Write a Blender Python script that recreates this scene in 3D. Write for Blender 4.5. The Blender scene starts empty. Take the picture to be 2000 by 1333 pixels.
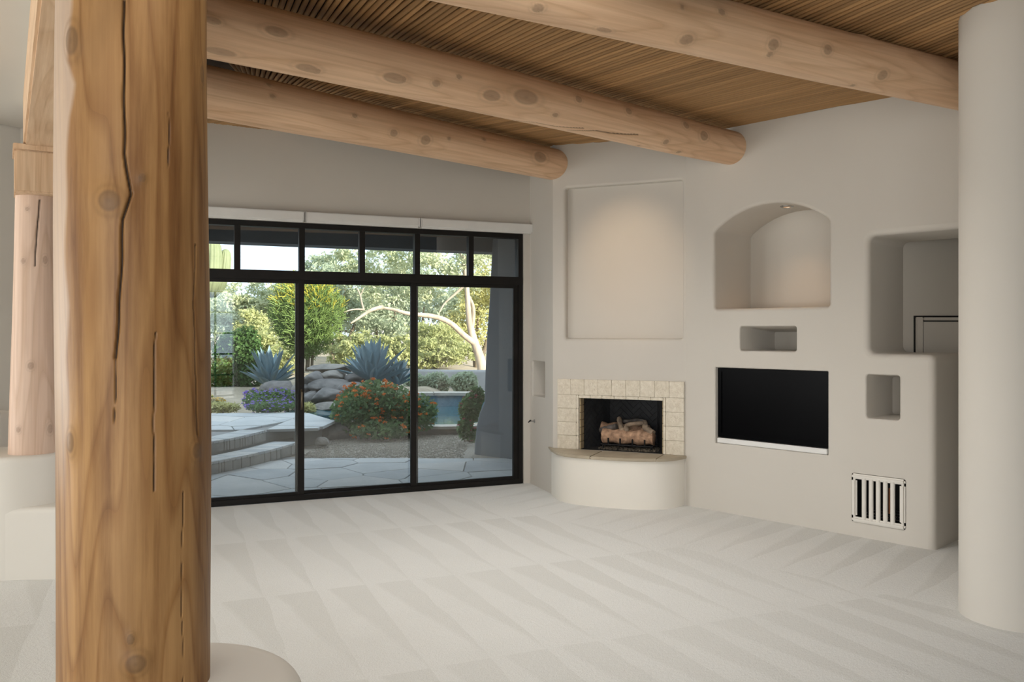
import bpy, bmesh, math, random
import numpy as np
from mathutils import Vector, Matrix, Quaternion
from mathutils.geometry import tessellate_polygon

# ------------------------------------------------------------------ camera, world, lights
SC = bpy.context.scene
COL = SC.collection
F, HOR, CAMZ = 1620.0, 650.0, 1.55          # focal length in px of the 2000x1333 frame, horizon row, eye height

cam = bpy.data.cameras.new('camera')
cam.sensor_width = 36.0
cam.lens = 36.0 * F / 2000.0
cam.shift_y = (HOR - 666.5) / 2000.0
cam.clip_end = 500
camo = bpy.data.objects.new('camera', cam)
COL.objects.link(camo)
camo.location = (0, 0, CAMZ)
camo.rotation_euler = (math.pi / 2, 0, 0)
SC.camera = camo

SC.view_settings.view_transform = 'Standard'
SC.view_settings.look = 'None'
SC.view_settings.gamma = 1
SC.view_settings.exposure = 0.0
SC.view_settings.use_curve_mapping = False

world = bpy.data.worlds.new('sky')
SC.world = world
world.use_nodes = True
bg = world.node_tree.nodes['Background']
bg.inputs[0].default_value = (0.72, 0.86, 1.0, 1)
bg.inputs[1].default_value = 2.2


def light(name, kind, loc, direction, energy, color=(1, 1, 1), size=None, size_y=None, spot=None, blend=0.5, radius=0.05):
    l = bpy.data.lights.new(name, kind)
    l.energy = energy
    l.color = color
    if kind == 'AREA':
        l.shape = 'RECTANGLE'
        l.size = size
        l.size_y = size_y
    elif kind == 'SPOT':
        l.spot_size = math.radians(spot)
        l.spot_blend = blend
        l.shadow_soft_size = radius
    elif kind == 'SUN':
        l.angle = math.radians(0.6)
    o = bpy.data.objects.new(name, l)
    COL.objects.link(o)
    o.location = loc
    o.rotation_euler = Vector(direction).to_track_quat('-Z', 'Y').to_euler()
    return o


FILLW, FILLC = 46, (1.0, 0.965, 0.915)       # added fill spotlights in the ceiling (built further down)
SUNEL = math.radians(14.5)
light('sun', 'SUN', (20, -20, 20), (-0.8 * math.cos(SUNEL), 0.6 * math.cos(SUNEL), -math.sin(SUNEL)), 15.0, (1.0, 0.91, 0.77))
# daylight through the big window of the adjoining room (left) and the window behind the camera
light('daylight_adjoining_window', 'AREA', (-10.42, 2.2, 1.05), (1, 0.12, 0.18), 320, (1.0, 0.985, 0.955), 5.4, 1.8)
light('daylight_rear_window', 'AREA', (-1.6, -4.06, 1.5), (0.0, 1, 0.22), 150, (1.0, 0.985, 0.955), 4.2, 2.4)

# ------------------------------------------------------------------ helpers
rnd = random.Random(7)
nr = np.random.RandomState(11)


def at(px, py, Y):
    return Vector(((px - 1000) / F * Y, Y, CAMZ + (HOR - py) / F * Y))


def on_z(px, py, z):
    Y = F * (CAMZ - z) / (py - HOR)
    return Vector(((px - 1000) / F * Y, Y, z))


def tag(o, label=None, cat=None, group=None, kind=None):
    if label: o['label'] = label
    if cat: o['category'] = cat
    if group: o['group'] = group
    if kind: o['kind'] = kind
    return o


def empty(name, loc, label=None, cat=None, group=None, kind=None, rz=0.0):
    o = bpy.data.objects.new(name, None)
    COL.objects.link(o)
    o.empty_display_size = 0.1
    o.location = loc
    o.rotation_euler = (0, 0, rz)
    return tag(o, label, cat, group, kind)


def link(name, me, mat=None, parent=None, label=None, cat=None, group=None, kind=None):
    o = bpy.data.objects.new(name, me)
    COL.objects.link(o)
    if mat is not None and len(me.materials) == 0:
        me.materials.append(mat)
    if parent is not None:
        o.parent = parent
        # children are modelled in world coordinates: undo the parent's transform
        o.matrix_parent_inverse = parent_matrix(parent).inverted()
    return tag(o, label, cat, group, kind)


def parent_matrix(p):
    m = Matrix.LocRotScale(p.location, p.rotation_euler if p.rotation_mode != 'QUATERNION' else p.rotation_quaternion, p.scale)
    if p.parent is not None:
        m = parent_matrix(p.parent) @ p.matrix_parent_inverse @ m
    return m


def sharpen(me, ang=40):
    for p in me.polygons:
        p.use_smooth = True
    try:
        me.set_sharp_from_angle(angle=math.radians(ang))
    except Exception:
        pass
    return me


def mesh(name, verts, faces, smooth=None):
    me = bpy.data.meshes.new(name)
    me.from_pydata([tuple(v) for v in verts], [], [tuple(f) for f in faces])
    me.update()
    if smooth:
        sharpen(me, smooth)
    return me


def quads_mesh(name, Q, smooth=False):
    """Q: array (n,4,3) of separate quads"""
    n = len(Q)
    me = bpy.data.meshes.new(name)
    me.vertices.add(n * 4)
    me.vertices.foreach_set('co', np.asarray(Q, dtype=np.float32).ravel())
    me.loops.add(n * 4)
    me.loops.foreach_set('vertex_index', np.arange(n * 4, dtype=np.int32))
    me.polygons.add(n)
    me.polygons.foreach_set('loop_start', np.arange(0, n * 4, 4, dtype=np.int32))
    me.update(calc_edges=True)
    me.validate()
    return me


class MB:
    """collects shapes into one mesh"""
    def __init__(self):
        self.v = []
        self.f = []

    def add(self, verts, faces):
        o = len(self.v)
        self.v += [tuple(p) for p in verts]
        self.f += [tuple(i + o for i in f) for f in faces]
        return self

    def box(self, c, half, M=None):
        x, y, z = half
        vs = [Vector((sx * x, sy * y, sz * z)) for sx in (-1, 1) for sy in (-1, 1) for sz in (-1, 1)]
        if M is not None:
            vs = [M @ p for p in vs]
        vs = [p + Vector(c) for p in vs]
        return self.add(vs, [(0, 1, 3, 2), (4, 6, 7, 5), (0, 4, 5, 1), (2, 3, 7, 6), (0, 2, 6, 4), (1, 5, 7, 3)])

    def prism(self, pts, z0, z1):
        n = len(pts)
        vs = [(p[0], p[1], z0) for p in pts] + [(p[0], p[1], z1) for p in pts]
        fs = [(i, (i + 1) % n, n + (i + 1) % n, n + i) for i in range(n)]
        fs += [tuple(range(n - 1, -1, -1)), tuple(range(n, 2 * n))]
        return self.add(vs, fs)

    def tube(self, path, radii, n=8, cap=True):
        path = [Vector(p) for p in path]
        if not hasattr(radii, '__len__'):
            radii = [radii] * len(path)
        vs, fs = [], []
        ref = None
        for i, p in enumerate(path):
            t = (path[min(i + 1, len(path) - 1)] - path[max(i - 1, 0)])
            t = t.normalized() if t.length > 1e-9 else Vector((0, 0, 1))
            if ref is None:
                ref = t.orthogonal().normalized()
            ref = (ref - t * ref.dot(t))
            ref = ref.normalized() if ref.length > 1e-6 else t.orthogonal().normalized()
            b = t.cross(ref)
            for k in range(n):
                a = 2 * math.pi * k / n
                vs.append(p + (ref * math.cos(a) + b * math.sin(a)) * radii[i])
        for i in range(len(path) - 1):
            for k in range(n):
                a, b_ = i * n + k, i * n + (k + 1) % n
                fs.append((a, b_, b_ + n, a + n))
        if cap:
            fs.append(tuple(range(n - 1, -1, -1)))
            fs.append(tuple(range((len(path) - 1) * n, len(path) * n)))
        return self.add(vs, fs)

    def rings(self, rings, close=True, cap0=True, cap1=True):
        n = len(rings[0])
        vs = [p for r in rings for p in r]
        fs = []
        for i in range(len(rings) - 1):
            for k in range(n if close else n - 1):
                a, b = i * n + k, i * n + (k + 1) % n
                fs.append((a, b, b + n, a + n))
        if cap0: fs.append(tuple(range(n - 1, -1, -1)))
        if cap1: fs.append(tuple(range((len(rings) - 1) * n, len(rings) * n)))
        return self.add(vs, fs)

    def build(self, name, mat, parent=None, smooth=None, bevel=0, label=None, cat=None, group=None, kind=None, seg=2):
        me = mesh(name, self.v, self.f)
        bm = bmesh.new()
        bm.from_mesh(me)
        bmesh.ops.recalc_face_normals(bm, faces=bm.faces)
        if bevel:
            es = [e for e in bm.edges if len(e.link_faces) == 2 and e.calc_face_angle(0) > 0.6]
            bmesh.ops.bevel(bm, geom=es, offset=bevel, segments=seg, affect='EDGES', clamp_overlap=True)
        bm.to_mesh(me)
        bm.free()
        if smooth or bevel:
            sharpen(me, smooth or 35)
        return link(name, me, mat, parent, label, cat, group, kind)


def boxo(name, c, half, mat, parent=None, M=None, bevel=0, **k):
    return MB().box(c, half, M).build(name, mat, parent, bevel=bevel, **k)


# ------------------------------------------------------------------ materials
def new_mat(name):
    m = bpy.data.materials.new(name)
    m.use_nodes = True
    nt = m.node_tree
    return m, nt, nt.nodes['Principled BSDF'], nt.nodes['Material Output']


def N(nt, t, **k):
    n = nt.nodes.new(t)
    for a, v in k.items():
        setattr(n, a, v)
    return n


def setin(n, **k):
    for a, v in k.items():
        n.inputs[a.replace('_', ' ')].default_value = v
    return n


def mixc(nt, fac, a, b, mode='MIX'):
    m = N(nt, 'ShaderNodeMix', data_type='RGBA', blend_type=mode)
    for i, v in ((0, fac), (6, a), (7, b)):
        if hasattr(v, 'is_linked') or hasattr(v, 'links'):
            nt.links.new(v, m.inputs[i])
        else:
            m.inputs[i].default_value = v if i == 0 else (*v, 1) if len(v) == 3 else v
    return m.outputs[2]


def math_(nt, op, a, b=None, c=None):
    m = N(nt, 'ShaderNodeMath', operation=op)
    for i, v in enumerate((a, b, c)):
        if v is None: continue
        if hasattr(v, 'links'):
            nt.links.new(v, m.inputs[i])
        else:
            m.inputs[i].default_value = v
    return m.outputs[0]


def coords(nt, scale=(1, 1, 1), kind='Object'):
    tc = N(nt, 'ShaderNodeTexCoord')
    mp = N(nt, 'ShaderNodeMapping')
    mp.inputs['Scale'].default_value = scale
    nt.links.new(tc.outputs[kind], mp.inputs[0])
    return mp.outputs[0]


def noise(nt, vec, scale, detail=4, rough=0.5, out='Fac'):
    n = N(nt, 'ShaderNodeTexNoise')
    n.inputs['Scale'].default_value = scale
    n.inputs['Detail'].default_value = detail
    n.inputs['Roughness'].default_value = rough
    nt.links.new(vec, n.inputs['Vector'])
    return n.outputs[out]


def ramp(nt, fac, stops):
    r = N(nt, 'ShaderNodeValToRGB')
    e = r.color_ramp.elements
    while len(e) < len(stops): e.new(0.5)
    for i, (p, c) in enumerate(stops):
        e[i].position = p
        e[i].color = (*c, 1)
    nt.links.new(fac, r.inputs[0])
    return r.outputs[0]


def bump(nt, bsdf, h, strength=0.3, dist=0.01):
    b = N(nt, 'ShaderNodeBump')
    b.inputs['Strength'].default_value = strength
    b.inputs['Distance'].default_value = dist
    nt.links.new(h, b.inputs['Height'])
    nt.links.new(b.outputs[0], bsdf.inputs['Normal'])


def simple(name, c1, c2=None, scale=6.0, rough=0.6, bscale=None, bstr=0.2, bdist=0.01, metal=0.0, spec=0.5, stretch=(1, 1, 1), detail=5):
    m, nt, b, o = new_mat(name)
    v = coords(nt, stretch)
    if c2 is None: c2 = tuple(x * 0.92 for x in c1)
    f = noise(nt, v, scale, detail)
    nt.links.new(ramp(nt, f, [(0.3, c2), (0.7, c1)]), b.inputs['Base Color'])
    setin(b, Roughness=rough, Metallic=metal)
    b.inputs['Specular IOR Level'].default_value = spec
    if bscale:
        bump(nt, b, noise(nt, v, bscale, 4), bstr, bdist)
    return m


PLASTER = (0.635, 0.597, 0.538)
M = {}
M['plaster'] = simple('plaster', PLASTER, tuple(x * 0.965 for x in PLASTER), 1.3, 0.85, 22, 0.06, 0.004, spec=0.25)
M['plaster_white'] = simple('plaster_white', (0.77, 0.735, 0.675), (0.745, 0.71, 0.65), 1.6, 0.8, 18, 0.05, 0.004, spec=0.3)
M['hearth_plaster'] = simple('hearth_plaster', (0.86, 0.82, 0.745), (0.835, 0.795, 0.72), 2.0, 0.7, 14, 0.06, 0.005, spec=0.3)
M['white_paint'] = simple('white_paint', (0.80, 0.79, 0.76), None, 4, 0.45)
M['black_frame'] = simple('black_frame', (0.012, 0.010, 0.009), (0.008, 0.007, 0.006), 10, 0.5, spec=0.25)
M['black_gloss'] = simple('black_gloss', (0.002, 0.002, 0.0025), None, 3, 0.25, spec=0.03)
M['black_matte'] = simple('black_matte', (0.012, 0.012, 0.012), None, 12, 0.75)
M['dark_void'] = simple('dark_void', (0.012, 0.011, 0.010), None, 4, 0.9)
M['iron'] = simple('iron', (0.02, 0.02, 0.022), (0.012, 0.012, 0.012), 30, 0.55, metal=0.6)
M['chrome'] = simple('chrome', (0.5, 0.5, 0.5), None, 10, 0.25, metal=1.0)
M['bronze'] = simple('bronze', (0.16, 0.13, 0.09), None, 10, 0.35, metal=0.8)
M['copper'] = simple('copper', (0.45, 0.17, 0.07), None, 10, 0.4, metal=0.3)
M['board'] = simple('board', (0.05, 0.028, 0.013), None, 6, 0.8)
M['soot_brick'] = simple('soot_brick', (0.030, 0.031, 0.034), (0.018, 0.018, 0.02), 14, 0.75, 60, 0.4, 0.004)
M['tan_brick'] = simple('tan_brick', (0.50, 0.40, 0.25), (0.40, 0.31, 0.19), 14, 0.8, 40, 0.3, 0.004)
M['limestone'] = simple('limestone', (0.79, 0.725, 0.605), (0.64, 0.57, 0.45), 30, 0.75, 60, 0.7, 0.008, detail=8)
M['limestone_light'] = simple('limestone_light', (0.81, 0.745, 0.625), (0.68, 0.605, 0.485), 34, 0.75, 75, 0.7, 0.008, detail=8)
M['slab_stone'] = simple('slab_stone', (0.52, 0.45, 0.34), (0.40, 0.335, 0.245), 5, 0.55, 30, 0.15, 0.004, detail=8)
M['slab_edge'] = simple('slab_edge', (0.72, 0.61, 0.45), (0.62, 0.52, 0.38), 12, 0.7, 30, 0.2, 0.004)
M['log_bark'] = simple('ceramic_log', (0.62, 0.39, 0.25), (0.26, 0.155, 0.10), 24, 0.85, 30, 0.9, 0.015, stretch=(1, 1, 1), detail=8)
M['log_grey'] = simple('ceramic_log_grey', (0.40, 0.30, 0.21), (0.13, 0.10, 0.08), 14, 0.9, 30, 0.8, 0.012, detail=8)
M['log_char'] = simple('ceramic_log_char', (0.16, 0.14, 0.13), (0.05, 0.045, 0.04), 16, 0.9, 30, 0.8, 0.012, detail=8)
M['ember'] = simple('ember', (0.16, 0.13, 0.09), (0.02, 0.02, 0.02), 60, 0.9)
M['lamp_warm'], nt, b, o = new_mat('lamp_warm')
setin(b, Base_Color=(0.9, 0.6, 0.35, 1), Roughness=0.4)
b.inputs['Emission Color'].default_value = (1.0, 0.55, 0.25, 1)
b.inputs['Emission Strength'].default_value = 0.55

# outside
M['flagstone'] = simple('flagstone', (0.50, 0.50, 0.485), (0.40, 0.41, 0.41), 2.2, 0.75, 9, 0.5, 0.012, detail=8)
M['flagstone_b'] = simple('flagstone_b', (0.45, 0.46, 0.455), (0.36, 0.37, 0.375), 2.6, 0.75, 9, 0.5, 0.012, detail=8)
M['flagstone_c'] = simple('flagstone_c', (0.55, 0.53, 0.50), (0.45, 0.44, 0.42), 2.0, 0.75, 9, 0.5, 0.012, detail=8)
M['mortar'] = simple('mortar', (0.24, 0.235, 0.225), None, 12, 0.9)
M['riser_stone'] = simple('riser_stone', (0.34, 0.32, 0.285), (0.22, 0.21, 0.19), 6, 0.85, 20, 0.6, 0.01, detail=8)
M['gravel'] = simple('gravel', (0.46, 0.41, 0.33), (0.24, 0.21, 0.175), 60, 0.95, 70, 1.0, 0.02, detail=6)
M['desert'] = simple('desert', (0.44, 0.36, 0.26), (0.30, 0.25, 0.18), 3, 0.95, 24, 0.7, 0.03, detail=9)
M['boulder'] = simple('boulder', (0.23, 0.21, 0.195), (0.10, 0.095, 0.09), 4.5, 0.85, 12, 0.8, 0.03, detail=9)
M['boulder_b'] = simple('boulder_b', (0.31, 0.28, 0.245), (0.16, 0.145, 0.13), 5, 0.85, 12, 0.8, 0.03, detail=9)
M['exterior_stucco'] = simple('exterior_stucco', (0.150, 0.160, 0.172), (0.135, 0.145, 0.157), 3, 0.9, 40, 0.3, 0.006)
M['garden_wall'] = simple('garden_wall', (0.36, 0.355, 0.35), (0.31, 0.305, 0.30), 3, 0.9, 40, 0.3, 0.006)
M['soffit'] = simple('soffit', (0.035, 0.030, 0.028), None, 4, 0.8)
M['pool_tile'] = simple('pool_tile', (0.16, 0.30, 0.38), (0.09, 0.20, 0.28), 18, 0.3)
M['coping'] = simple('coping', (0.50, 0.45, 0.39), (0.38, 0.34, 0.29), 7, 0.8, 20, 0.5, 0.01)
M['curb'] = simple('curb', (0.22, 0.18, 0.14), (0.13, 0.11, 0.09), 9, 0.85, 20, 0.5, 0.01)
M['water'] = simple('water', (0.02, 0.12, 0.15), (0.015, 0.10, 0.13), 2, 0.06, 5, 0.25, 0.02)
M['trunk_pale'] = simple('trunk_pale', (0.52, 0.43, 0.33), (0.30, 0.24, 0.18), 5, 0.85, 16, 0.6, 0.02, stretch=(1, 1, 0.3), detail=8)
M['trunk_brown'] = simple('trunk_brown', (0.20, 0.155, 0.10), (0.11, 0.085, 0.06), 6, 0.9, 16, 0.6, 0.02)
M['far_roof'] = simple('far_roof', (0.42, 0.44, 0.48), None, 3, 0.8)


def leafmat(name, c1, c2, scale=1.6, trans=0.35, rough=0.6):
    m, nt, b, o = new_mat(name)
    v = coords(nt)
    col = ramp(nt, noise(nt, v, scale, 6, 0.7), [(0.32, c2), (0.68, c1)])
    nt.links.new(col, b.inputs['Base Color'])
    setin(b, Roughness=rough)
    b.inputs['Specular IOR Level'].default_value = 0.25
    t = N(nt, 'ShaderNodeBsdfTranslucent')
    nt.links.new(col, t.inputs[0])
    mx = N(nt, 'ShaderNodeMixShader')
    mx.inputs[0].default_value = trans
    nt.links.new(b.outputs[0], mx.inputs[1])
    nt.links.new(t.outputs[0], mx.inputs[2])
    nt.links.new(mx.outputs[0], o.inputs[0])
    return m


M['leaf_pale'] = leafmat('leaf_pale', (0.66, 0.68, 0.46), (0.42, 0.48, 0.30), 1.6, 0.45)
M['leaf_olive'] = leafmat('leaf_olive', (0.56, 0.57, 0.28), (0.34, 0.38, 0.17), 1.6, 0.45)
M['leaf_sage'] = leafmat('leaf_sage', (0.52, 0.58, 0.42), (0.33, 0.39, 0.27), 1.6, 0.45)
M['leaf_yellow'] = leafmat('leaf_yellow', (0.64, 0.60, 0.27), (0.45, 0.45, 0.19), 1.6, 0.45)
M['leaf_dark'] = leafmat('leaf_dark', (0.10, 0.19, 0.055), (0.045, 0.10, 0.03), 2.5)
M['leaf_mid'] = leafmat('leaf_mid', (0.19, 0.29, 0.11), (0.09, 0.16, 0.065), 3)
M['pencil_green'] = leafmat('pencil_green', (0.24, 0.33, 0.10), (0.14, 0.23, 0.065), 3, 0.12)
M['pencil_yellow'] = leafmat('pencil_yellow', (0.62, 0.52, 0.07), (0.42, 0.42, 0.07), 3, 0.15)
M['agave'] = leafmat('agave_leaf', (0.22, 0.31, 0.345), (0.15, 0.225, 0.26), 4, 0.04, 0.5)
M['saguaro'] = leafmat('saguaro_skin', (0.22, 0.25, 0.14), (0.15, 0.18, 0.095), 3, 0.0)
M['petal_orange'] = leafmat('petal_orange', (0.80, 0.25, 0.04), (0.62, 0.15, 0.02), 12, 0.2)
M['petal_purple'] = leafmat('petal_purple', (0.42, 0.30, 0.80), (0.30, 0.20, 0.62), 12, 0.2)
M['petal_yellow'] = leafmat('petal_yellow', (0.80, 0.58, 0.04), (0.62, 0.40, 0.03), 12, 0.2)
M['petal_pink'] = leafmat('petal_pink', (0.55, 0.16, 0.18), (0.40, 0.10, 0.12), 12, 0.2)


def glass_mat():
    m = bpy.data.materials.new('pane_glass')
    m.use_nodes = True
    nt = m.node_tree
    nt.nodes.remove(nt.nodes['Principled BSDF'])
    o = nt.nodes['Material Output']
    fr = N(nt, 'ShaderNodeFresnel')
    fr.inputs[0].default_value = 1.78
    tr = N(nt, 'ShaderNodeBsdfTransparent')
    tr.inputs[0].default_value = (0.93, 0.95, 0.95, 1)
    gl = N(nt, 'ShaderNodeBsdfGlossy')
    gl.inputs['Roughness'].default_value = 0.0
    mx = N(nt, 'ShaderNodeMixShader')
    nt.links.new(fr.outputs[0], mx.inputs[0])
    nt.links.new(tr.outputs[0], mx.inputs[1])
    nt.links.new(gl.outputs[0], mx.inputs[2])
    nt.links.new(mx.outputs[0], o.inputs[0])
    return m


M['glass'] = glass_mat()


def wood(name, light_c, mid_c, dark_c, knot_c, grain=1.0, rough=0.5, attrs=True, bstr=0.15, mulf=0.6, ring=0.35):
    """grain runs along local Z"""
    m, nt, b, o = new_mat(name)
    v = coords(nt, (1, 1, 0.07))
    v2 = coords(nt, (1, 1, 0.16))
    f1 = noise(nt, v, 16 * grain, 6, 0.6)
    f2 = noise(nt, v2, 4.5 * grain, 5, 0.6)
    f3 = noise(nt, coords(nt, (1, 1, 0.02)), 55 * grain, 3, 0.6)
    c = ramp(nt, f2, [(0.28, mid_c), (0.72, light_c)])
    c2 = ramp(nt, f1, [(0.30, dark_c), (0.55, (1, 1, 1))])
    fac = N(nt, 'ShaderNodeMix', data_type='RGBA', blend_type='MULTIPLY')
    fac.inputs[0].default_value = mulf
    nt.links.new(c, fac.inputs[6])
    nt.links.new(c2, fac.inputs[7])
    col = fac.outputs[2]
    c3 = ramp(nt, f3, [(0.35, (0.80, 0.76, 0.72)), (0.6, (1, 1, 1))])
    col = mixc(nt, 0.6, col, c3, 'MULTIPLY')
    if ring > 0:
        fr_ = noise(nt, coords(nt, (1, 1, 0.11)), 3.2 * grain, 2, 0.45)
        cl_ = math_(nt, 'FRACT', math_(nt, 'MULTIPLY', fr_, 17.0))
        ln = ramp(nt, cl_, [(0.0, (0.62, 0.52, 0.42)), (0.16, (1, 1, 1)), (0.75, (1, 1, 1)), (1.0, (0.72, 0.62, 0.5))])
        col = mixc(nt, ring, col, ln, 'MULTIPLY')
    if attrs:
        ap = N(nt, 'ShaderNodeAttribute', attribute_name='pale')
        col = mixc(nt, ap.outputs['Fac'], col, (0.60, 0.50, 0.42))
        a = N(nt, 'ShaderNodeAttribute', attribute_name='knot')
        col = mixc(nt, a.outputs['Fac'], col, knot_c)
        a2 = N(nt, 'ShaderNodeAttribute', attribute_name='halo')
        col = mixc(nt, a2.outputs['Fac'], col, tuple(x * 0.62 for x in mid_c))
        a3 = N(nt, 'ShaderNodeAttribute', attribute_name='crack')
        col = mixc(nt, a3.outputs['Fac'], col, (0.02, 0.011, 0.006))
    nt.links.new(col, b.inputs['Base Color'])
    setin(b, Roughness=rough)
    b.inputs['Specular IOR Level'].default_value = 0.35
    bump(nt, b, math_(nt, 'ADD', f1, math_(nt, 'MULTIPLY', f3, 0.6)), bstr, 0.008)
    return m


M['post_wood'] = wood('post_wood', (0.44, 0.248, 0.098), (0.27, 0.140, 0.050), (0.46, 0.35, 0.25), (0.095, 0.062, 0.042), 1.0, 0.5, mulf=0.95, ring=0.75)
M['beam_wood'] = wood('beam_wood', (0.87, 0.625, 0.425), (0.76, 0.505, 0.315), (0.78, 0.66, 0.56), (0.13, 0.085, 0.06), 0.8, 0.55, mulf=0.35)
M['column_wood'] = wood('column_wood', (0.76, 0.58, 0.47), (0.69, 0.50, 0.385), (0.86, 0.80, 0.74), (0.25, 0.15, 0.10), 0.8, 0.6)
M['timber'] = wood('timber', (0.78, 0.575, 0.395), (0.66, 0.46, 0.295), (0.80, 0.70, 0.60), (0.2, 0.1, 0.06), 1.0, 0.6, attrs=False)
LAT = []
for i, s in enumerate((1.0, 0.82, 1.12, 0.92)):
    LAT.append(wood('latilla_wood_%d' % i, tuple(x * s for x in (0.50, 0.305, 0.145)), tuple(x * s for x in (0.41, 0.235, 0.10)),
                    (0.72, 0.62, 0.5), (0.1, 0.05, 0.03), 1.0, 0.65, attrs=False, mulf=0.3, ring=0.0))


def carpet_mat():
    m, nt, b, o = new_mat('carpet')
    tc = N(nt, 'ShaderNodeTexCoord')
    P = tc.outputs['Object']
    wob = noise(nt, P, 1.3, 3)

    def dot(vx, vy):
        d = N(nt, 'ShaderNodeVectorMath', operation='DOT_PRODUCT')
        nt.links.new(P, d.inputs[0])
        d.inputs[1].default_value = (vx, vy, 0)
        return d.outputs['Value']

    def stroke(u, bfrac, period, base):
        uu = math_(nt, 'ADD', u, math_(nt, 'MULTIPLY', wob, 0.10))
        s = math_(nt, 'FRACT', math_(nt, 'DIVIDE', uu, period))
        lim = math_(nt, 'MULTIPLY', math_(nt, 'SUBTRACT', 1.0, bfrac), base)
        k = math_(nt, 'SUBTRACT', lim, math_(nt, 'SUBTRACT', 1.0, s))
        k = math_(nt, 'MULTIPLY', k, 9.0)
        mm = N(nt, 'ShaderNodeMath', operation='ADD', use_clamp=True)
        nt.links.new(k, mm.inputs[0])
        mm.inputs[1].default_value = 0.4
        return mm.outputs[0]

    u = dot(0.922, 0.386)
    v = dot(-0.386, 0.922)
    vb = math_(nt, 'DIVIDE', math_(nt, 'SUBTRACT', 7.80, math_(nt, 'ADD', v, math_(nt, 'MULTIPLY', wob, 0.06))), 1.365)
    bf = math_(nt, 'FRACT', vb)
    k1 = stroke(u, bf, 0.295, 0.78)
    d = math_(nt, 'SUBTRACT', 0.729 * 1.559 + 0.684 * 7.43, dot(0.729, 0.684))
    ur = dot(0.684, -0.729)
    bf2 = math_(nt, 'DIVIDE', d, 1.25)
    k2 = stroke(ur, bf2, 0.27, 0.75)
    zone = math_(nt, 'LESS_THAN', d, 1.25)
    kk = N(nt, 'ShaderNodeMix', data_type='FLOAT')
    nt.links.new(zone, kk.inputs[0])
    nt.links.new(k1, kk.inputs[2])
    nt.links.new(k2, kk.inputs[3])
    fade = ramp(nt, noise(nt, P, 0.55, 2), [(0.35, (0.35, 0.35, 0.35)), (0.65, (1, 1, 1))])
    k = math_(nt, 'MULTIPLY', kk.outputs[0], fade)
    col = mixc(nt, k, (0.80, 0.80, 0.78), (0.72, 0.717, 0.69))
    big = ramp(nt, noise(nt, P, 1.1, 4, 0.6), [(0.3, (0.945, 0.945, 0.94)), (0.7, (1, 1, 1))])
    col = mixc(nt, 1.0, col, big, 'MULTIPLY')
    fine = noise(nt, P, 130, 3, 0.7)
    col = mixc(nt, 1.0, col, ramp(nt, fine, [(0.3, (0.90, 0.895, 0.88)), (0.7, (1.03, 1.03, 1.03))]), 'MULTIPLY')
    nt.links.new(col, b.inputs['Base Color'])
    setin(b, Roughness=0.95)
    b.inputs['Specular IOR Level'].default_value = 0.1
    b.inputs['Sheen Weight'].default_value = 0.15
    bump(nt, b, math_(nt, 'ADD', fine, math_(nt, 'MULTIPLY', noise(nt, P, 45, 3), 0.8)), 0.45, 0.012)
    return m


M['carpet'] = carpet_mat()

# ------------------------------------------------------------------ plan of the room
G0 = Vector((-2.725, 7.32))
GD = Vector((0.922, 0.386)).normalized()
GN = Vector((-GD.y, GD.x))                 # pointing outside
C1 = Vector((0.185, 8.54))                 # glass wall meets return wall
C1 = G0 + GD * (C1 - G0).dot(GD)
C2 = Vector((0.391, 7.93))
C3 = Vector((1.559, 7.43))
C4 = Vector((3.013, 5.88))                 # end of the low block of the right wall
L0 = Vector((-3.985, 6.70))
LD = Vector((-0.585, -0.81)).normalized()
L0 = G0 + GD * (L0 - G0).dot(GD)
L1 = L0 + LD * 0.9
CEIL = lambda x, y: 3.345 - 0.022 * x
WTOP = 3.46


class Wall:
    def __init__(s, a, b):
        s.o = Vector(a)
        s.d = (Vector(b) - s.o).normalized()
        s.len = (Vector(b) - s.o).length
        s.n = Vector((-s.d.y, s.d.x))        # into the wall (away from camera)

    def px(s, px, py, depth=0.0):
        """pixel -> (u, z) on the plane pushed `depth` into the wall"""
        o = s.o + s.n * depth
        k = (px - 1000) / F
        # (o + d*u).x = k*(o+d*u).y
        u = (k * o.y - o.x) / (s.d.x - k * s.d.y)
        p = o + s.d * u
        return Vector((u, CAMZ + (HOR - py) / F * p.y))

    def w(s, u, z, depth=0.0):
        p = s.o + s.d * u + s.n * depth
        return Vector((p.x, p.y, z))

    def depth_to(s, u, px):
        f = s.o + s.d * u
        k = (px - 1000) / F
        return (k * f.y - f.x) / (s.n.x - k * s.n.y)

    def mat3(s):
        return Matrix(((s.d.x, s.n.x, 0), (s.d.y, s.n.y, 0), (0, 0, 1)))


WG, WR, WF, WT = Wall(L0, C1), Wall(C3, C4), Wall(C2, C3), Wall(C1, C2)


def rounded(pts, r, n=5):
    out = []
    m = len(pts)
    for i in range(m):
        p, a, b = Vector(pts[i]), Vector(pts[i - 1]), Vector(pts[(i + 1) % m])
        ri = r[i] if hasattr(r, '__len__') else r
        if ri <= 0:
            out.append(p)
            continue
        da, db = (a - p).normalized(), (b - p).normalized()
        ang = da.angle(db)
        if ang > 3.0:
            out.append(p)
            continue
        t = ri / math.tan(ang / 2)
        c = p + (da + db).normalized() * (ri / math.sin(ang / 2))
        s0, s1 = p + da * t - c, p + db * t - c
        a0 = math.atan2(s0.y, s0.x)
        da_ = math.atan2(s1.y, s1.x) - a0
        while da_ > math.pi: da_ -= 2 * math.pi
        while da_ < -math.pi: da_ += 2 * math.pi
        for k in range(n + 1):
            out.append(c + Vector((math.cos(a0 + da_ * k / n), math.sin(a0 + da_ * k / n))) * ri)
    return out


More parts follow.
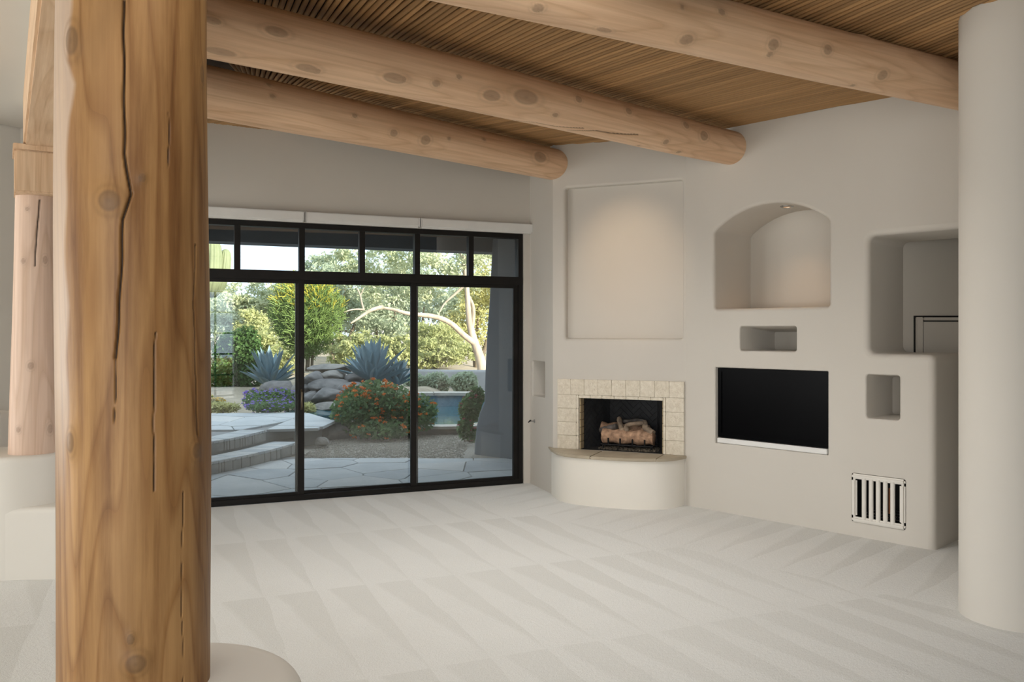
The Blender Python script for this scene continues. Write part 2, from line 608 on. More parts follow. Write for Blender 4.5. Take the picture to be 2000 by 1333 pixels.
def offset(pts, d, closed=True):
    """offset to the right-hand side of travel (outside for CCW)"""
    out = []
    m = len(pts)
    for i in range(m):
        p = Vector(pts[i])
        a = Vector(pts[i - 1]) if (closed or i > 0) else None
        b = Vector(pts[(i + 1) % m]) if (closed or i < m - 1) else None
        ns = []
        if a is not None and (p - a).length > 1e-7:
            t = (p - a).normalized(); ns.append(Vector((t.y, -t.x)))
        if b is not None and (b - p).length > 1e-7:
            t = (b - p).normalized(); ns.append(Vector((t.y, -t.x)))
        nn = sum(ns, Vector((0, 0)))
        nn = nn.normalized()
        c = max(0.4, nn.dot(ns[0]))
        out.append(p + nn * (d / c))
    return out


def wall_mesh(name, W, outer, holes, notch=None, mats=None, arc=5):
    """outer: CCW (u,z) outline of the front face. holes: dicts(outline CCW, depth, r, cap, mat, back).
    notch: open path that is part of `outer` (already offset by r), extruded with a rounded edge."""
    bm = bmesh.new()
    loops = [[Vector(p) for p in outer]]
    sharp = []
    for h in holes:
        loops.append(offset(h['o'], h['r']) if h['r'] > 0 else [Vector(p) for p in h['o']])
    edges = []
    lv = []
    for lp in loops:
        vs = [bm.verts.new(W.w(p.x, p.y)) for p in lp]
        lv.append(vs)
        for i in range(len(vs)):
            edges.append(bm.edges.new((vs[i], vs[(i + 1) % len(vs)])))
    nrm = Vector((-W.n.x, -W.n.y, 0))
    bmesh.ops.triangle_fill(bm, use_beauty=True, use_dissolve=False, edges=edges, normal=nrm)
    for f in bm.faces:
        f.normal_update()
        if f.normal.dot(nrm) < 0: f.normal_flip()
    for e in edges:
        e.smooth = False
    for h, vs in zip(holes, lv[1:]):
        prev = vs
        steps = []
        r = h['r']
        if r > 0:
            for k in range(1, arc + 1):
                a = math.pi / 2 * k / arc
                steps.append((r * (1 - math.sin(a)), r * (1 - math.cos(a))))
        bo = h.get('back')
        for off, dep in steps:
            ring = [bm.verts.new(W.w(p.x, p.y, dep)) for p in (offset(h['o'], off) if off > 1e-6 else h['o'])]
            for i in range(len(ring)):
                j = (i + 1) % len(ring)
                f = bm.faces.new((prev[i], ring[i], ring[j], prev[j])); f.smooth = True
            prev = ring
        back = bo if bo else h['o']
        ring = [bm.verts.new(W.w(p[0], p[1], h['depth'])) for p in back]
        for i in range(len(ring)):
            j = (i + 1) % len(ring)
            f = bm.faces.new((prev[i], ring[i], ring[j], prev[j]))
            f.smooth = True
            f.material_index = h.get('mat', 0)
        if h.get('cap', True):
            # separate cap verts so shading stays crisp
            cv = [bm.verts.new(v.co) for v in ring]
            f = bm.faces.new(cv)
            f.normal_update()
            if f.normal.dot(nrm) < 0: f.normal_flip()
            f.material_index = h.get('mat', 0)
    if notch:
        path, r, depth = notch      # path: final opening line (open), wall on the right side of travel
        prev = None
        for k in range(0, arc + 1):
            a = math.pi / 2 * k / arc
            off, dep = r * (1 - math.sin(a)), r * (1 - math.cos(a))
            pts = offset(path, off, closed=False) if off > 1e-6 else path
            ring = [bm.verts.new(W.w(p[0], p[1], dep)) for p in pts]
            if prev:
                for i in range(len(ring) - 1):
                    f = bm.faces.new((prev[i], ring[i], ring[i + 1], prev[i + 1])); f.smooth = True
            prev = ring
        ring = [bm.verts.new(W.w(p[0], p[1], depth)) for p in path]
        for i in range(len(ring) - 1):
            f = bm.faces.new((prev[i], ring[i], ring[i + 1], prev[i + 1])); f.smooth = True
    me = bpy.data.meshes.new(name)
    bmesh.ops.recalc_face_normals(bm, faces=[f for f in bm.faces])
    bm.to_mesh(me)
    bm.free()
    for m_ in (mats or [M['plaster']]):
        me.materials.append(m_)
    try:
        me.set_sharp_from_angle(angle=math.radians(38))
    except Exception:
        pass
    return me


# ------------------------------------------------------------------ floor
floor_poly = [(L1.x, L1.y), (-10.5, L1.y), (-10.5, -4.0), (6.0, -4.0), (6.0, 6.6), (C4.x + 0.6, C4.y + 0.75), (C3.x + .35, C3.y + .33), (C3.x, C3.y),
              (C2.x, C2.y), (C1.x, C1.y), (L0.x, L0.y)]
floor_poly = floor_poly[::-1]
mb = MB().prism(floor_poly[::-1], -0.12, 0.0)
mb.build('floor', M['carpet'], kind='structure', label='pale cream cut-pile carpet with vacuum stroke marks')

# ------------------------------------------------------------------ wall_right with its niches
u_n = WR.px(1697, 460).x
zt = (WR.px(1697, 462).y + WR.px(1876, 446).y) / 2
z_ledge = WR.px(1810, 693).y
u_end = WR.px(1826, 1077).x
rN = 0.045
dep_big = WR.depth_to(u_n, 1764)
holes = []
# arched niche
aL, aR = WR.px(1395, 603), WR.px(1619, 600)
zs = (WR.px(1395, 452).y + WR.px(1619, 430).y) / 2
za = WR.px(1510, 396).y
zb = (aL.y + aR.y) / 2
cu = (aL.x + aR.x) / 2
hw = (aR.x - aL.x) / 2
arch_pts = []
rise = za - zs
Rr = (hw * hw + rise * rise) / (2 * rise)
a0 = math.asin(hw / Rr)
for k in range(17):
    a = -a0 + 2 * a0 * k / 16
    arch_pts.append(Vector((cu - Rr * math.sin(a) * -1 if False else cu + Rr * math.sin(-a), zs - (Rr - rise) + Rr * math.cos(a))))
# CCW: bottom-left, bottom-right, right spring ... left spring
o_arch = rounded([Vector((aL.x, zb)), Vector((aR.x, zb))], 0) + arch_pts
o_arch = [Vector(p) for p in o_arch]
o_arch = rounded(o_arch, [0.02, 0.02] + [0.05] + [0] * 15 + [0.05])
dep_arch = WR.depth_to(aL.x, 1466)
holes.append(dict(o=o_arch, depth=dep_arch, r=0.03))


def rect_hole(W, x0, y0t, y0b, x1, y1t, y1b, rc=0.02):
    a, b = W.px(x0, y0t), W.px(x1, y1t)
    c, d = W.px(x0, y0b), W.px(x1, y1b)
    zt_, zb_ = (a.y + b.y) / 2, (c.y + d.y) / 2
    return rounded([Vector((a.x, zb_)), Vector((b.x, zb_)), Vector((b.x, zt_)), Vector((a.x, zt_))], rc), (a.x, b.x, zb_, zt_)


def rect_back(bounds, top_drop, n=5, rc=0.02, side=0.0):
    u0, u1, z0, z1 = bounds
    return rounded([Vector((u0 + side, z0)), Vector((u1, z0)), Vector((u1, z1 - top_drop)), Vector((u0 + side, z1 - top_drop))], rc)


o_s, b_s = rect_hole(WR, 1445, 638.5, 685, 1555, 637, 687.5)
holes.append(dict(o=o_s, depth=WR.depth_to(b_s[0], 1513), r=0.015, back=rect_back(b_s, 0.045)))
o_q, b_q = rect_hole(WR, 1692, 731, 816, 1757, 735, 823)
holes.append(dict(o=o_q, depth=WR.depth_to(b_q[0], 1743), r=0.015, back=rect_back(b_q, 0.035)))
o_tv, b_tv = rect_hole(WR, 1397, 717, 866, 1617, 727, 889, 0.006)
holes.append(dict(o=o_tv, depth=0.16, r=0.012, mat=0))
o_g, b_g = rect_hole(WR, 1663, 924, 1019, 1769, 937, 1037, 0.02)
holes.append(dict(o=o_g, depth=0.30, r=0.006, mat=1))

# outline of the front face (CCW), notch edges pulled back by rN
path = [Vector((4.2, zt)), Vector((u_n, zt)), Vector((u_n, z_ledge)), Vector((u_end, z_ledge)), Vector((u_end, 0.0))]
path_r = [path[0]] + rounded(path, [0, .05, .05, .05, 0])[1:-1] + [path[-1]]
front_notch = offset(path_r, rN, closed=False)
if front_notch[1].y < path_r[1].y:      # make sure the wall side is chosen
    path_off = offset(path_r, -rN, closed=False)
outer = [Vector((0, 0))] + front_notch[::-1] + [Vector((4.2, WTOP)), Vector((0, WTOP))]
me = wall_mesh('wall_right', WR, outer, holes, notch=(path_r, rN, dep_big), mats=[M['plaster'], M['dark_void']])
link('wall_right', me, None, kind='structure', label='beige plaster media wall with recessed niches and rounded edges')

# hall beyond the big opening: frontal back wall, soffit
hp = WR.w(u_n, 0, dep_big)
hb = MB()
hb.box(((hp.x + 7) / 2 - 0.2, hp.y + 0.05, 1.73), ((7 - hp.x) / 2 + 0.2, 0.05, 1.73))
hb.build('wall_hall', M['plaster'], kind='structure', label='shadowed plaster wall behind the large opening')

# ------------------------------------------------------------------ fireplace wall
fo, fb = rect_hole(WF, 1132, 778, 876, 1296, 783, 886, 0.0)
zf0 = 0.449
fo = [Vector((fb[0], zf0)), Vector((fb[1], zf0)), Vector((fb[1], fb[3])), Vector((fb[0], fb[3]))]
pa, pb_ = WF.px(1106, 366), WF.px(1333, 353)
pc, pd = WF.px(1103, 661), WF.px(1331, 663)
o_p = rounded([Vector((WF.px(1104, 500).x, (pc.y + pd.y) / 2)), Vector((pb_.x, (pc.y + pd.y) / 2)), Vector((pb_.x, (pa.y + pb_.y) / 2)), Vector((WF.px(1104, 500).x, (pa.y + pb_.y) / 2))], 0.02)
me = wall_mesh('wall_fireplace', WF, [Vector((0, 0)), Vector((WF.len, 0)), Vector((WF.len, WTOP)), Vector((0, WTOP))],
               [dict(o=o_p, depth=0.075, r=0.028), dict(o=fo, depth=0.55, r=0, mat=1)], mats=[M['plaster'], M['black_matte']])
link('wall_fireplace', me, None, kind='structure', label='plaster chimney wall with a shallow recessed picture panel')

# ------------------------------------------------------------------ return wall
o_t, b_t = rect_hole(WT, 1040, 706, 774, 1064, 706, 776, 0.015)
me = wall_mesh('wall_return', WT, [Vector((0, 0)), Vector((WT.len, 0)), Vector((WT.len, WTOP)), Vector((0, WTOP))],
               [dict(o=o_t, depth=0.22, r=0.012)])
link('wall_return', me, None, kind='structure', label='narrow plaster return wall with a small niche beside the glass')

# ------------------------------------------------------------------ glass wall: plaster around the opening
uL = WG.px(338, 600).x
uR = WG.px(1023, 600).x
ZH = 2.565
for nm, u0, u1, z0, z1 in (('wall_front', -0.02, uL, 0, WTOP), ('wall_front_end', uR, WG.len + 0.0, 0, WTOP), ('wall_front_lintel', uL, uR, ZH, WTOP)):
    c = WG.w((u0 + u1) / 2, (z0 + z1) / 2, 0.10)
    boxo(nm, c, ((u1 - u0) / 2, 0.10, (z1 - z0) / 2), M['plaster'], M=WG.mat3(), kind='structure',
         label={'wall_front': 'plaster wall beside the sliding glass doors', 'wall_front_end': 'thin plaster strip at the right end of the glass doors',
                'wall_front_lintel': 'plaster wall above the glass doors'}[nm])

# ------------------------------------------------------------------ glazing
win = empty('window_1', WG.w(uL, 0), kind='structure', label='black framed transom windows above the sliding doors')


def gbar(name, u0, u1, z0, z1, d0, d1, parent, mat='black_frame', bevel=0.004, **k):
    c = WG.w((u0 + u1) / 2, (z0 + z1) / 2, (d0 + d1) / 2)
    return boxo(name, c, (abs(u1 - u0) / 2, abs(d1 - d0) / 2, (z1 - z0) / 2), M[mat], parent, M=WG.mat3(), bevel=bevel, **k)


U = lambda x: WG.px(x, 600, 0.05).x
gbar('head_frame', uL, uR, ZH - 0.05, ZH, 0.02, 0.12, win)
gbar('transom_bar', uL, uR, 2.035, 2.12, 0.015, 0.125, win)
gbar('jamb', uR - 0.05, uR, 0.0, ZH, 0.018, 0.122, win)
gbar('jamb', uL, uL + 0.05, 0.0, ZH, 0.018, 0.122, win)
gbar('sill_track', uL, uR, 0.0, 0.05, 0.015, 0.13, win)
mul = [463.5, 589.5, 707, 814.5, 919.5]
us = [uL + 0.05] + [U(x) for x in mul] + [uR - 0.05]
for x in mul:
    gbar('mullion', U(x) - 0.026, U(x) + 0.026, 2.11, ZH - 0.04, 0.03, 0.11, win)
for i in range(len(us) - 1):
    a = us[i] + (0.02 if i else 0)
    b = us[i + 1] - (0.02 if i < len(us) - 2 else 0)
    gbar('pane', a, b, 2.115, ZH - 0.045, 0.068, 0.072, win, 'glass', 0)
panels = [('door_1', uL + 0.045, U(594), 0.055, 'left sliding glass door panel with pull handle'),
          ('door_2', U(578), U(818), 0.095, 'middle sliding glass door panel'),
          ('door_3', U(802), uR - 0.045, 0.055, 'right sliding glass door panel beside the plaster return')]
for nm, u0, u1, dd, lab in panels:
    d = empty(nm, WG.w((u0 + u1) / 2, 0.0, dd), kind='structure', label=lab)
    d0, d1 = dd - 0.02, dd + 0.02
    wst = 0.055
    gbar('stile', u0, u0 + wst, 0.03, 2.06, d0, d1, d)
    gbar('stile', u1 - wst, u1, 0.03, 2.06, d0, d1, d)
    gbar('bottom_rail', u0 + wst, u1 - wst, 0.03, 0.075, d0, d1, d)
    gbar('top_rail', u0 + wst, u1 - wst, 2.005, 2.06, d0, d1, d)
    gbar('pane', u0 + wst, u1 - wst, 0.07, 2.01, dd - 0.003, dd + 0.003, d, 'glass', 0)
    if nm == 'door_1':
        uh = u1 - wst / 2
        h = MB()
        h.tube([WG.w(uh, 0.84, d0 - 0.002), WG.w(uh, 0.86, d0 - 0.03), WG.w(uh, 1.0, d0 - 0.034), WG.w(uh, 1.02, d0 - 0.002)], [0.009, 0.01, 0.01, 0.009], 10)
        h.build('handle', M['bronze'], d, smooth=50)
        boxo('lock', WG.w(uh, 1.30, d0 - 0.006), (0.012, 0.007, 0.03), M['iron'], d, M=WG.mat3(), bevel=0.004)

# roller blind cassettes above the glass
for (xa, xb, lab) in ((300, 594, 'white roller blind cassette above the left door, partly behind the log post'),
                      (596, 819, 'white roller blind cassette above the middle door'),
                      (821, 1040, 'white roller blind cassette above the right door')):
    u0, u1 = WG.px(xa, 430, -0.06).x, WG.px(xb, 440, -0.06).x
    e = empty('blind_cassette', WG.w((u0 + u1) / 2, 2.58, -0.04), lab, 'blind', 'blind cassettes above the glass doors')
    c = WG.w((u0 + u1) / 2, 2.615, -0.041)
    boxo('casing', c, ((u1 - u0) / 2 - 0.003, 0.04, 0.042), M['white_paint'], e, M=WG.mat3(), bevel=0.008)
    boxo('hem_bar', WG.w((u0 + u1) / 2, 2.568, -0.045), ((u1 - u0) / 2 - 0.012, 0.018, 0.007), M['white_paint'], e, M=WG.mat3(), bevel=0.003)
    for uu in (u0 + 0.004, u1 - 0.004):
        boxo('end_cap', WG.w(uu, 2.615, -0.042), (0.004, 0.043, 0.045), M['white_paint'], e, M=WG.mat3(), bevel=0.003)

# ------------------------------------------------------------------ other walls (out of view or at the left)
WL = Wall(L1, L0)          # runs towards the corner; n points away from the room
lw = WL.len
boxo('wall_left', WL.w(lw / 2, 1.7, 0.1), (lw / 2, 0.1, 1.7), M['plaster'], M=WL.mat3(), kind='structure')
XW = -10.5
for nm, y0, y1, z0, z1 in (('wall_far_left', 4.9, 6.3, 0, 3.4), ('wall_far_left_near', -4.1, -0.5, 0, 3.4), ('wall_far_left_sill', -0.5, 4.9, 0, 0.22), ('wall_far_left_lintel', -0.5, 4.9, 2.68, 3.4)):
    boxo(nm, (XW - 0.1, (y0 + y1) / 2, (z0 + z1) / 2), (0.1, (y1 - y0) / 2, (z1 - z0) / 2), M['plaster'], kind='structure')
w3 = empty('window_3', (XW, 2.2, 0.22), kind='structure')
for k in range(4):
    boxo('frame_post', (XW - 0.1, -0.5 + 5.4 * k / 3, 1.45), (0.04, 0.03, 1.23), M['black_frame'], w3)
for z in (0.25, 2.65):
    boxo('frame_rail', (XW - 0.1, 2.2, z), (0.04, 2.7, 0.03), M['black_frame'], w3)
boxo('wall_rear', (-7.25, -4.1, 1.7), (3.35, 0.1, 1.75), M['plaster'], kind='structure')
boxo('wall_rear_pier', (1.0, -4.1, 1.7), (0.45, 0.1, 1.75), M['plaster'], kind='structure')
boxo('wall_rear_corner', (4.72, -4.1, 1.7), (1.32, 0.1, 1.75), M['plaster'], kind='structure')
boxo('wall_rear_lintel', (-1.7, -4.1, 3.08), (2.25, 0.1, 0.37), M['plaster'], kind='structure')
boxo('wall_rear_sill', (-1.7, -4.1, 0.12), (2.25, 0.1, 0.17), M['plaster'], kind='structure')
boxo('wall_rear_lintel_two', (2.43, -4.1, 3.0), (0.98, 0.1, 0.45), M['plaster'], kind='structure')
w2 = empty('window_2', (2.4, -4.1, 0.0), kind='structure')
X0, X1, Z0, Z1 = 1.46, 3.38, 0.06, 2.52
for x in (X0, X1):
    boxo('frame_post', (x, -4.1, (Z0 + Z1) / 2), (0.03, 0.04, (Z1 - Z0) / 2), M['white_paint'], w2)
boxo('frame_post', ((X0 + X1) / 2, -4.1, (Z0 + Z1) / 2), (0.035, 0.04, (Z1 - Z0) / 2), M['black_frame'], w2)
for k in (1, 3):
    boxo('glazing_bar', (X0 + (X1 - X0) * k / 4, -4.1, (Z0 + Z1) / 2), (0.018, 0.02, (Z1 - Z0) / 2), M['black_frame'], w2)
for k in range(6):
    boxo('glazing_bar', ((X0 + X1) / 2, -4.1, Z0 + (Z1 - Z0) * k / 5), ((X1 - X0) / 2, 0.02, 0.018), M['black_frame'], w2)
boxo('wall_left_link', ((L1.x + XW) / 2, L1.y + 0.12, 1.7), ((L1.x - XW) / 2 + 0.05, 0.1, 1.75), M['plaster'], kind='structure')
boxo('wall_right_side', (6.1, 1.2, 1.7), (0.1, 5.4, 1.75), M['plaster'], kind='structure')

# ------------------------------------------------------------------ ceiling: board + latillas
ceil = MB()
cp = [(-3.4, 7.6), (0.0, 9.1), (2.2, 8.2), (6.2, 6.8), (6.2, -4.2), (0.9, -4.2), (-3.6, 6.4)]
vs = [(x, y, CEIL(x, y) + 0.03) for x, y in cp] + [(x, y, CEIL(x, y) + 0.12) for x, y in cp]
n = len(cp)
ceil.add(vs, [tuple(range(n)), tuple(range(2 * n - 1, n - 1, -1))] + [(i, (i + 1) % n, n + (i + 1) % n, n + i) for i in range(n)])
ceiling = ceil.build('ceiling', M['board'], kind='structure', label='ceiling of close-laid round wooden latillas between log beams')


def ceil_pt(px, py):
    k = (px - 1000) / F
    t = (HOR - py) / F
    # CAMZ + t*Y = 3.345 - .022*k*Y
    Y = (3.345 - CAMZ) / (t + 0.022 * k)
    return Vector((k * Y, Y))


def latilla_mesh(seed, L, r):
    rg = random.Random(seed)
    nseg = 14
    path, rad = [], []
    ph1, ph2 = rg.random() * 6, rg.random() * 6
    for i in range(nseg + 1):
        t = i / nseg
        path.append((0.0016 * math.sin(t * 7 + ph1), 0.0016 * math.sin(t * 5 + ph2), t * L))
        rad.append(r * (1 + 0.035 * math.sin(t * 6 + ph2) + 0.012 * rg.uniform(-1, 1)))
    mb = MB().tube(path, rad, 8)
    me = mesh('latilla', mb.v, mb.f)
    for p in me.polygons: p.use_smooth = len(p.vertices) == 4
    return me


LATMESH = {}


def bay(A0, B0, A1, B1, pitch, extra0, extra1, extA, extB, seed):
    """latillas from line A0-B0 (far, at the wall) fanning to line A1-B1 (near)"""
    rg = random.Random(seed)
    d = (A1 - A0).length
    dB = (B1 - B0).length
    n = int(round(max(d, dB) / pitch))
    for i in range(-extra0, n + extra1):
        t = i / n
        a, b = A0.lerp(A1, t), B0.lerp(B1, t)
        dr = (b - a).normalized()
        a2, b2 = a - dr * extA, b + dr * extB
        L = (b2 - a2).length
        key = (rg.randrange(6), round(L, 1))
        sp = max(d, dB) / n
        if key not in LATMESH:
            LATMESH[key] = latilla_mesh(key[0] * 7 + int(key[1] * 10), L, 0.0185)
            LATMESH[key].materials.append(LAT[rg.randrange(4)])
        me = LATMESH[key]
        o = bpy.data.objects.new('latilla', me)
        COL.objects.link(o)
        o.parent = ceiling
        za_, zb_ = CEIL(a2.x, a2.y) + 0.016, CEIL(b2.x, b2.y) + 0.016
        q = Vector((b2.x - a2.x, b2.y - a2.y, zb_ - za_)).to_track_quat('Z', 'Y')
        o.rotation_mode = 'QUATERNION'
        o.rotation_quaternion = q @ Quaternion((0, 0, 1), rg.random() * 6.28)
        o.location = (a2.x, a2.y, za_ + rg.uniform(-0.0015, 0.0015))
        o.scale = (sp / 0.049, sp / 0.049, 1)


cpt = ceil_pt
# bay between beam 1 and beam 2
bay(cpt(1427, 252), cpt(1730, 193), cpt(800, 69), cpt(879.5, 12.75), 0.043, 1, 46, 0.25, 0.45, 1)
# bay between beam 2 and beam 3
bay(cpt(1082, 292), cpt(1176, 280), cpt(640, 176), cpt(660, 166.5), 0.043, 1, 20, 0.35, 0.55, 2)
# bay in front of beam 1
bay(cpt(1775, 73), cpt(1874, 31), cpt(1600, 36), cpt(1681, 0), 0.043, 14, 16, 0.3, 0.9, 3)
# bay behind beam 3
bay(cpt(545, 253), cpt(700, 253), cpt(395, 240), cpt(425, 229), 0.046, 6, 12, 0.5, 0.3, 4)

# unseen ceiling spotlights: fill lamps added to brighten the room, plus the panel spot
def downlight(x, y, label, aim, watts, color, cone, group='recessed ceiling spotlights'):
    z = CEIL(x, y)
    e = empty('unseen_spotlight', (x, y, z), label, 'spotlight', group)
    n_ = 20
    MB().rings([[(x + r * math.cos(a), y + r * math.sin(a), zz) for a in np.linspace(0, 2 * math.pi, n_, endpoint=False)]
                for r, zz in ((0.06, z + 0.02), (0.06, z - 0.012), (0.052, z - 0.018), (0.042, z - 0.016), (0.040, z - 0.004))], cap0=False, cap1=False).build('rim', M['white_paint'], e, smooth=50)
    MB().tube([(x, y, z - 0.008), (x, y, z - 0.003)], 0.041, n_).build('lens', M['lamp_warm'], e, smooth=40)
    light('unseen_spot_lamp', 'SPOT', (x, y, z - 0.03), aim, watts, color, spot=cone, blend=1.0, radius=0.045)


for (px, py, lab) in ((1010, 5, 'added fill spotlight hidden behind the nearest beam, leftmost'), (1200, 22, 'added fill spotlight hidden behind the nearest beam, second'),
                    (1400, 62, 'added fill spotlight hidden behind the nearest beam, third'), (650, 110, 'added fill spotlight hidden behind the middle beam, leftmost'),
                    (850, 157, 'added fill spotlight hidden behind the middle beam, second'), (1030, 198, 'added fill spotlight hidden behind the middle beam, third')):
    q_ = ceil_pt(px, py)
    downlight(q_.x, q_.y, lab, (0.0, 0.12, -1), FILLW, FILLC, 130)
for (x, y, lab) in ((0.45, 3.0, 'added fill spotlight in front of the nearest beam'), (-0.3, 1.7, 'added fill spotlight above the viewpoint beside the log post')):
    downlight(x, y, lab, (-0.12, 0.45, -1), FILLW, FILLC, 125)
downlight(0.55, 6.35, 'small recessed ceiling spotlight aimed at the picture panel', Vector((WF.w(WF.px(1225, 480).x, 0).x - 0.55, WF.w(WF.px(1225, 480).x, 0).y - 6.35, -1.05)), 48, (1.0, 0.74, 0.50), 44)


# ------------------------------------------------------------------ logs
def log_obj(name, p0, p1, r0, r1, nt_, nl, seed, mat, knots=(), cracks=(), wob=0.02, dome0=False, dome1=False, parent=None, ell=0.0, pale=None, **k):
    """log from p0 to p1; knots: (px, py, size_px) located by ray; cracks: lists of pixel points"""
    p0, p1 = Vector(p0), Vector(p1)
    ax = p1 - p0
    L = ax.length
    q = ax.to_track_quat('Z', 'X')
    Rm = q.to_matrix()
    rg = np.random.RandomState(seed)
    th = np.linspace(0, 2 * np.pi, nt_, endpoint=False)
    z = np.linspace(0, L, nl)
    T, Z = np.meshgrid(th, z)
    base = r0 + (r1 - r0) * Z / L
    dr = np.zeros_like(T)
    for j in range(1, 5):
        for i_ in range(3):
            dr += wob / (j * 2.2) * np.cos(j * T + rg.uniform(0, 6.28) + np.sin(Z * rg.uniform(0.6, 2.2) + rg.uniform(0, 6)) * 1.4) * rg.uniform(0.3, 1) * base * 1.6
    dr += wob * 0.35 * np.sin(Z * 3.1 + rg.uniform(0, 6)) * base
    knot = np.zeros_like(T)
    halo = np.zeros_like(T)
    crack = np.zeros_like(T)

    def local(px, py):
        o = Rm.transposed() @ (Vector((0, 0, CAMZ)) - p0)
        d = Rm.transposed() @ Vector(((px - 1000) / F, 1, (HOR - py) / F))
        rm = (r0 + r1) / 2
        for _ in range(3):
            a = d.x ** 2 + d.y ** 2
            b = 2 * (o.x * d.x + o.y * d.y)
            c = o.x ** 2 + o.y ** 2 - rm * rm
            disc = b * b - 4 * a * c
            t = (-b - math.sqrt(max(disc, 0))) / (2 * a)
            pt = o + d * t
            rm = r0 + (r1 - r0) * pt.z / L
        return pt.z, math.atan2(pt.y, pt.x), t

    def dth(a):
        return (T - a + np.pi) % (2 * np.pi) - np.pi

    for kn in knots:
        px, py, s = kn[:3]
        el = kn[3] if len(kn) > 3 else 1.25
        kz, ka, t = local(px, py)
        sz = s / F * t
        dd = np.sqrt((dth(ka) * base / sz) ** 2 + ((Z - kz) / (sz * el)) ** 2)
        ring = 0.55 + 0.45 * np.cos(dd * 9)
        knot = np.maximum(knot, np.clip(1.25 - dd, 0, 1) ** 0.5 * (0.45 + 0.5 * np.exp(-((dd - 0.98) / 0.13) ** 2) + 0.12 * ring))
        halo = np.maximum(halo, np.exp(-((dd - 1.2) / 0.9) ** 2) * 0.45 * (0.6 + 0.4 * np.cos(dd * 7)))
        dr += 0.010 * base / 0.2 * np.exp(-(dd / 1.9) ** 2) * min(1, sz / 0.02)
    for cr in cracks:
        wpx = cr[0]
        pts = [local(*p) for p in cr[1]]
        for (z0, a0, t0), (z1, a1, t1) in zip(pts[:-1], pts[1:]):
            if abs(z1 - z0) < 1e-6: continue
            tt = (Z - z0) / (z1 - z0)
            da = (a1 - a0 + math.pi) % (2 * math.pi) - math.pi
            ac = a0 + da * tt + 0.006 * np.sin(Z * 37)
            w = wpx / F * (t0 + t1) / 2
            dist = np.abs(dth(0) * 0 + ((T - ac + np.pi) % (2 * np.pi) - np.pi)) * base
            m_ = np.clip(1.4 - dist / w, 0, 1) * (tt >= 0) * (tt <= 1)
            crack = np.maximum(crack, m_)
    dr -= crack * 0.012
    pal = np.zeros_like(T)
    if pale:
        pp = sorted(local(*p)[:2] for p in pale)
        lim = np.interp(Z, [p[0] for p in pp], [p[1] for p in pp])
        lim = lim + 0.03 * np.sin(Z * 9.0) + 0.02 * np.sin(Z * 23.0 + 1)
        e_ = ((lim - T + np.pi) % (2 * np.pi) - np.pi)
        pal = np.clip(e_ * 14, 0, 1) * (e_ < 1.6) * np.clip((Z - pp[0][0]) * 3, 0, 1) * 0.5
    R = base + dr
    if dome1:
        e = np.clip((Z - (L - 0.10)) / 0.10, 0, 1)
        R = R * np.sqrt(np.clip(1 - (e * 0.75) ** 2, 0, 1))
    co = np.stack([R * np.cos(T) * (1 + ell), R * np.sin(T), Z], -1).reshape(-1, 3)
    idx = np.arange(nl * nt_).reshape(nl, nt_)
    nx = np.roll(idx, -1, 1)
    fs = np.stack([idx[:-1], nx[:-1], nx[1:], idx[1:]], -1).reshape(-1, 4)
    me = bpy.data.meshes.new(name)
    nv = len(co)
    nf = len(fs)
    capn = nt_ * 2
    me.vertices.add(nv)
    me.vertices.foreach_set('co', co.astype(np.float32).ravel())
    tot = nf * 4 + capn
    me.loops.add(tot)
    li = np.concatenate([fs.ravel(), idx[0][::-1], idx[-1]]).astype(np.int32)
    me.loops.foreach_set('vertex_index', li)
    me.polygons.add(nf + 2)
    ls = np.concatenate([np.arange(0, nf * 4, 4), [nf * 4, nf * 4 + nt_]]).astype(np.int32)
    me.polygons.foreach_set('loop_start', ls)
    me.update(calc_edges=True)
    me.validate()
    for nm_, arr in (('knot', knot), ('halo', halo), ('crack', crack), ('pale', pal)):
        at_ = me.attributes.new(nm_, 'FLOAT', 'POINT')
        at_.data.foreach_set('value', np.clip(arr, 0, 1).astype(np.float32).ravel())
    for p in me.polygons: p.use_smooth = True
    me.polygons[nf].use_smooth = False
    me.polygons[nf + 1].use_smooth = False
    o = link(name, me, mat, parent, **k)
    o.rotation_mode = 'QUATERNION'
    o.rotation_quaternion = q
    o.location = p0
    return o


# the big post
PY = 2.34
PX = (258 - 1000) / F * PY
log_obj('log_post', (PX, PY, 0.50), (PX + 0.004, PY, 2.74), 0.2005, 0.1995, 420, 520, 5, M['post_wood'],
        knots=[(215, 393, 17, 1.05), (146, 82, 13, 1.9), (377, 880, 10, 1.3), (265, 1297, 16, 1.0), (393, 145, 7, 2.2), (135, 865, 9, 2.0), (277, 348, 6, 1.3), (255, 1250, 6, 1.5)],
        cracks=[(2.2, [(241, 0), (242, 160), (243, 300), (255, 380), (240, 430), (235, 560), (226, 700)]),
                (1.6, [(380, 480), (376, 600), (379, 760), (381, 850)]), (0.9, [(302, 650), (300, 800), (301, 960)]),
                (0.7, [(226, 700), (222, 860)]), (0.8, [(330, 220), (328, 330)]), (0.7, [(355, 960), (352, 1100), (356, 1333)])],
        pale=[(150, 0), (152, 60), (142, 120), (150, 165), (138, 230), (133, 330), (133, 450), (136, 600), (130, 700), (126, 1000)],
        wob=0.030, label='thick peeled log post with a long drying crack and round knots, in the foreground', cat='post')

# ceiling beams
def ray_y(px, py, Y): return at(px, py, Y)


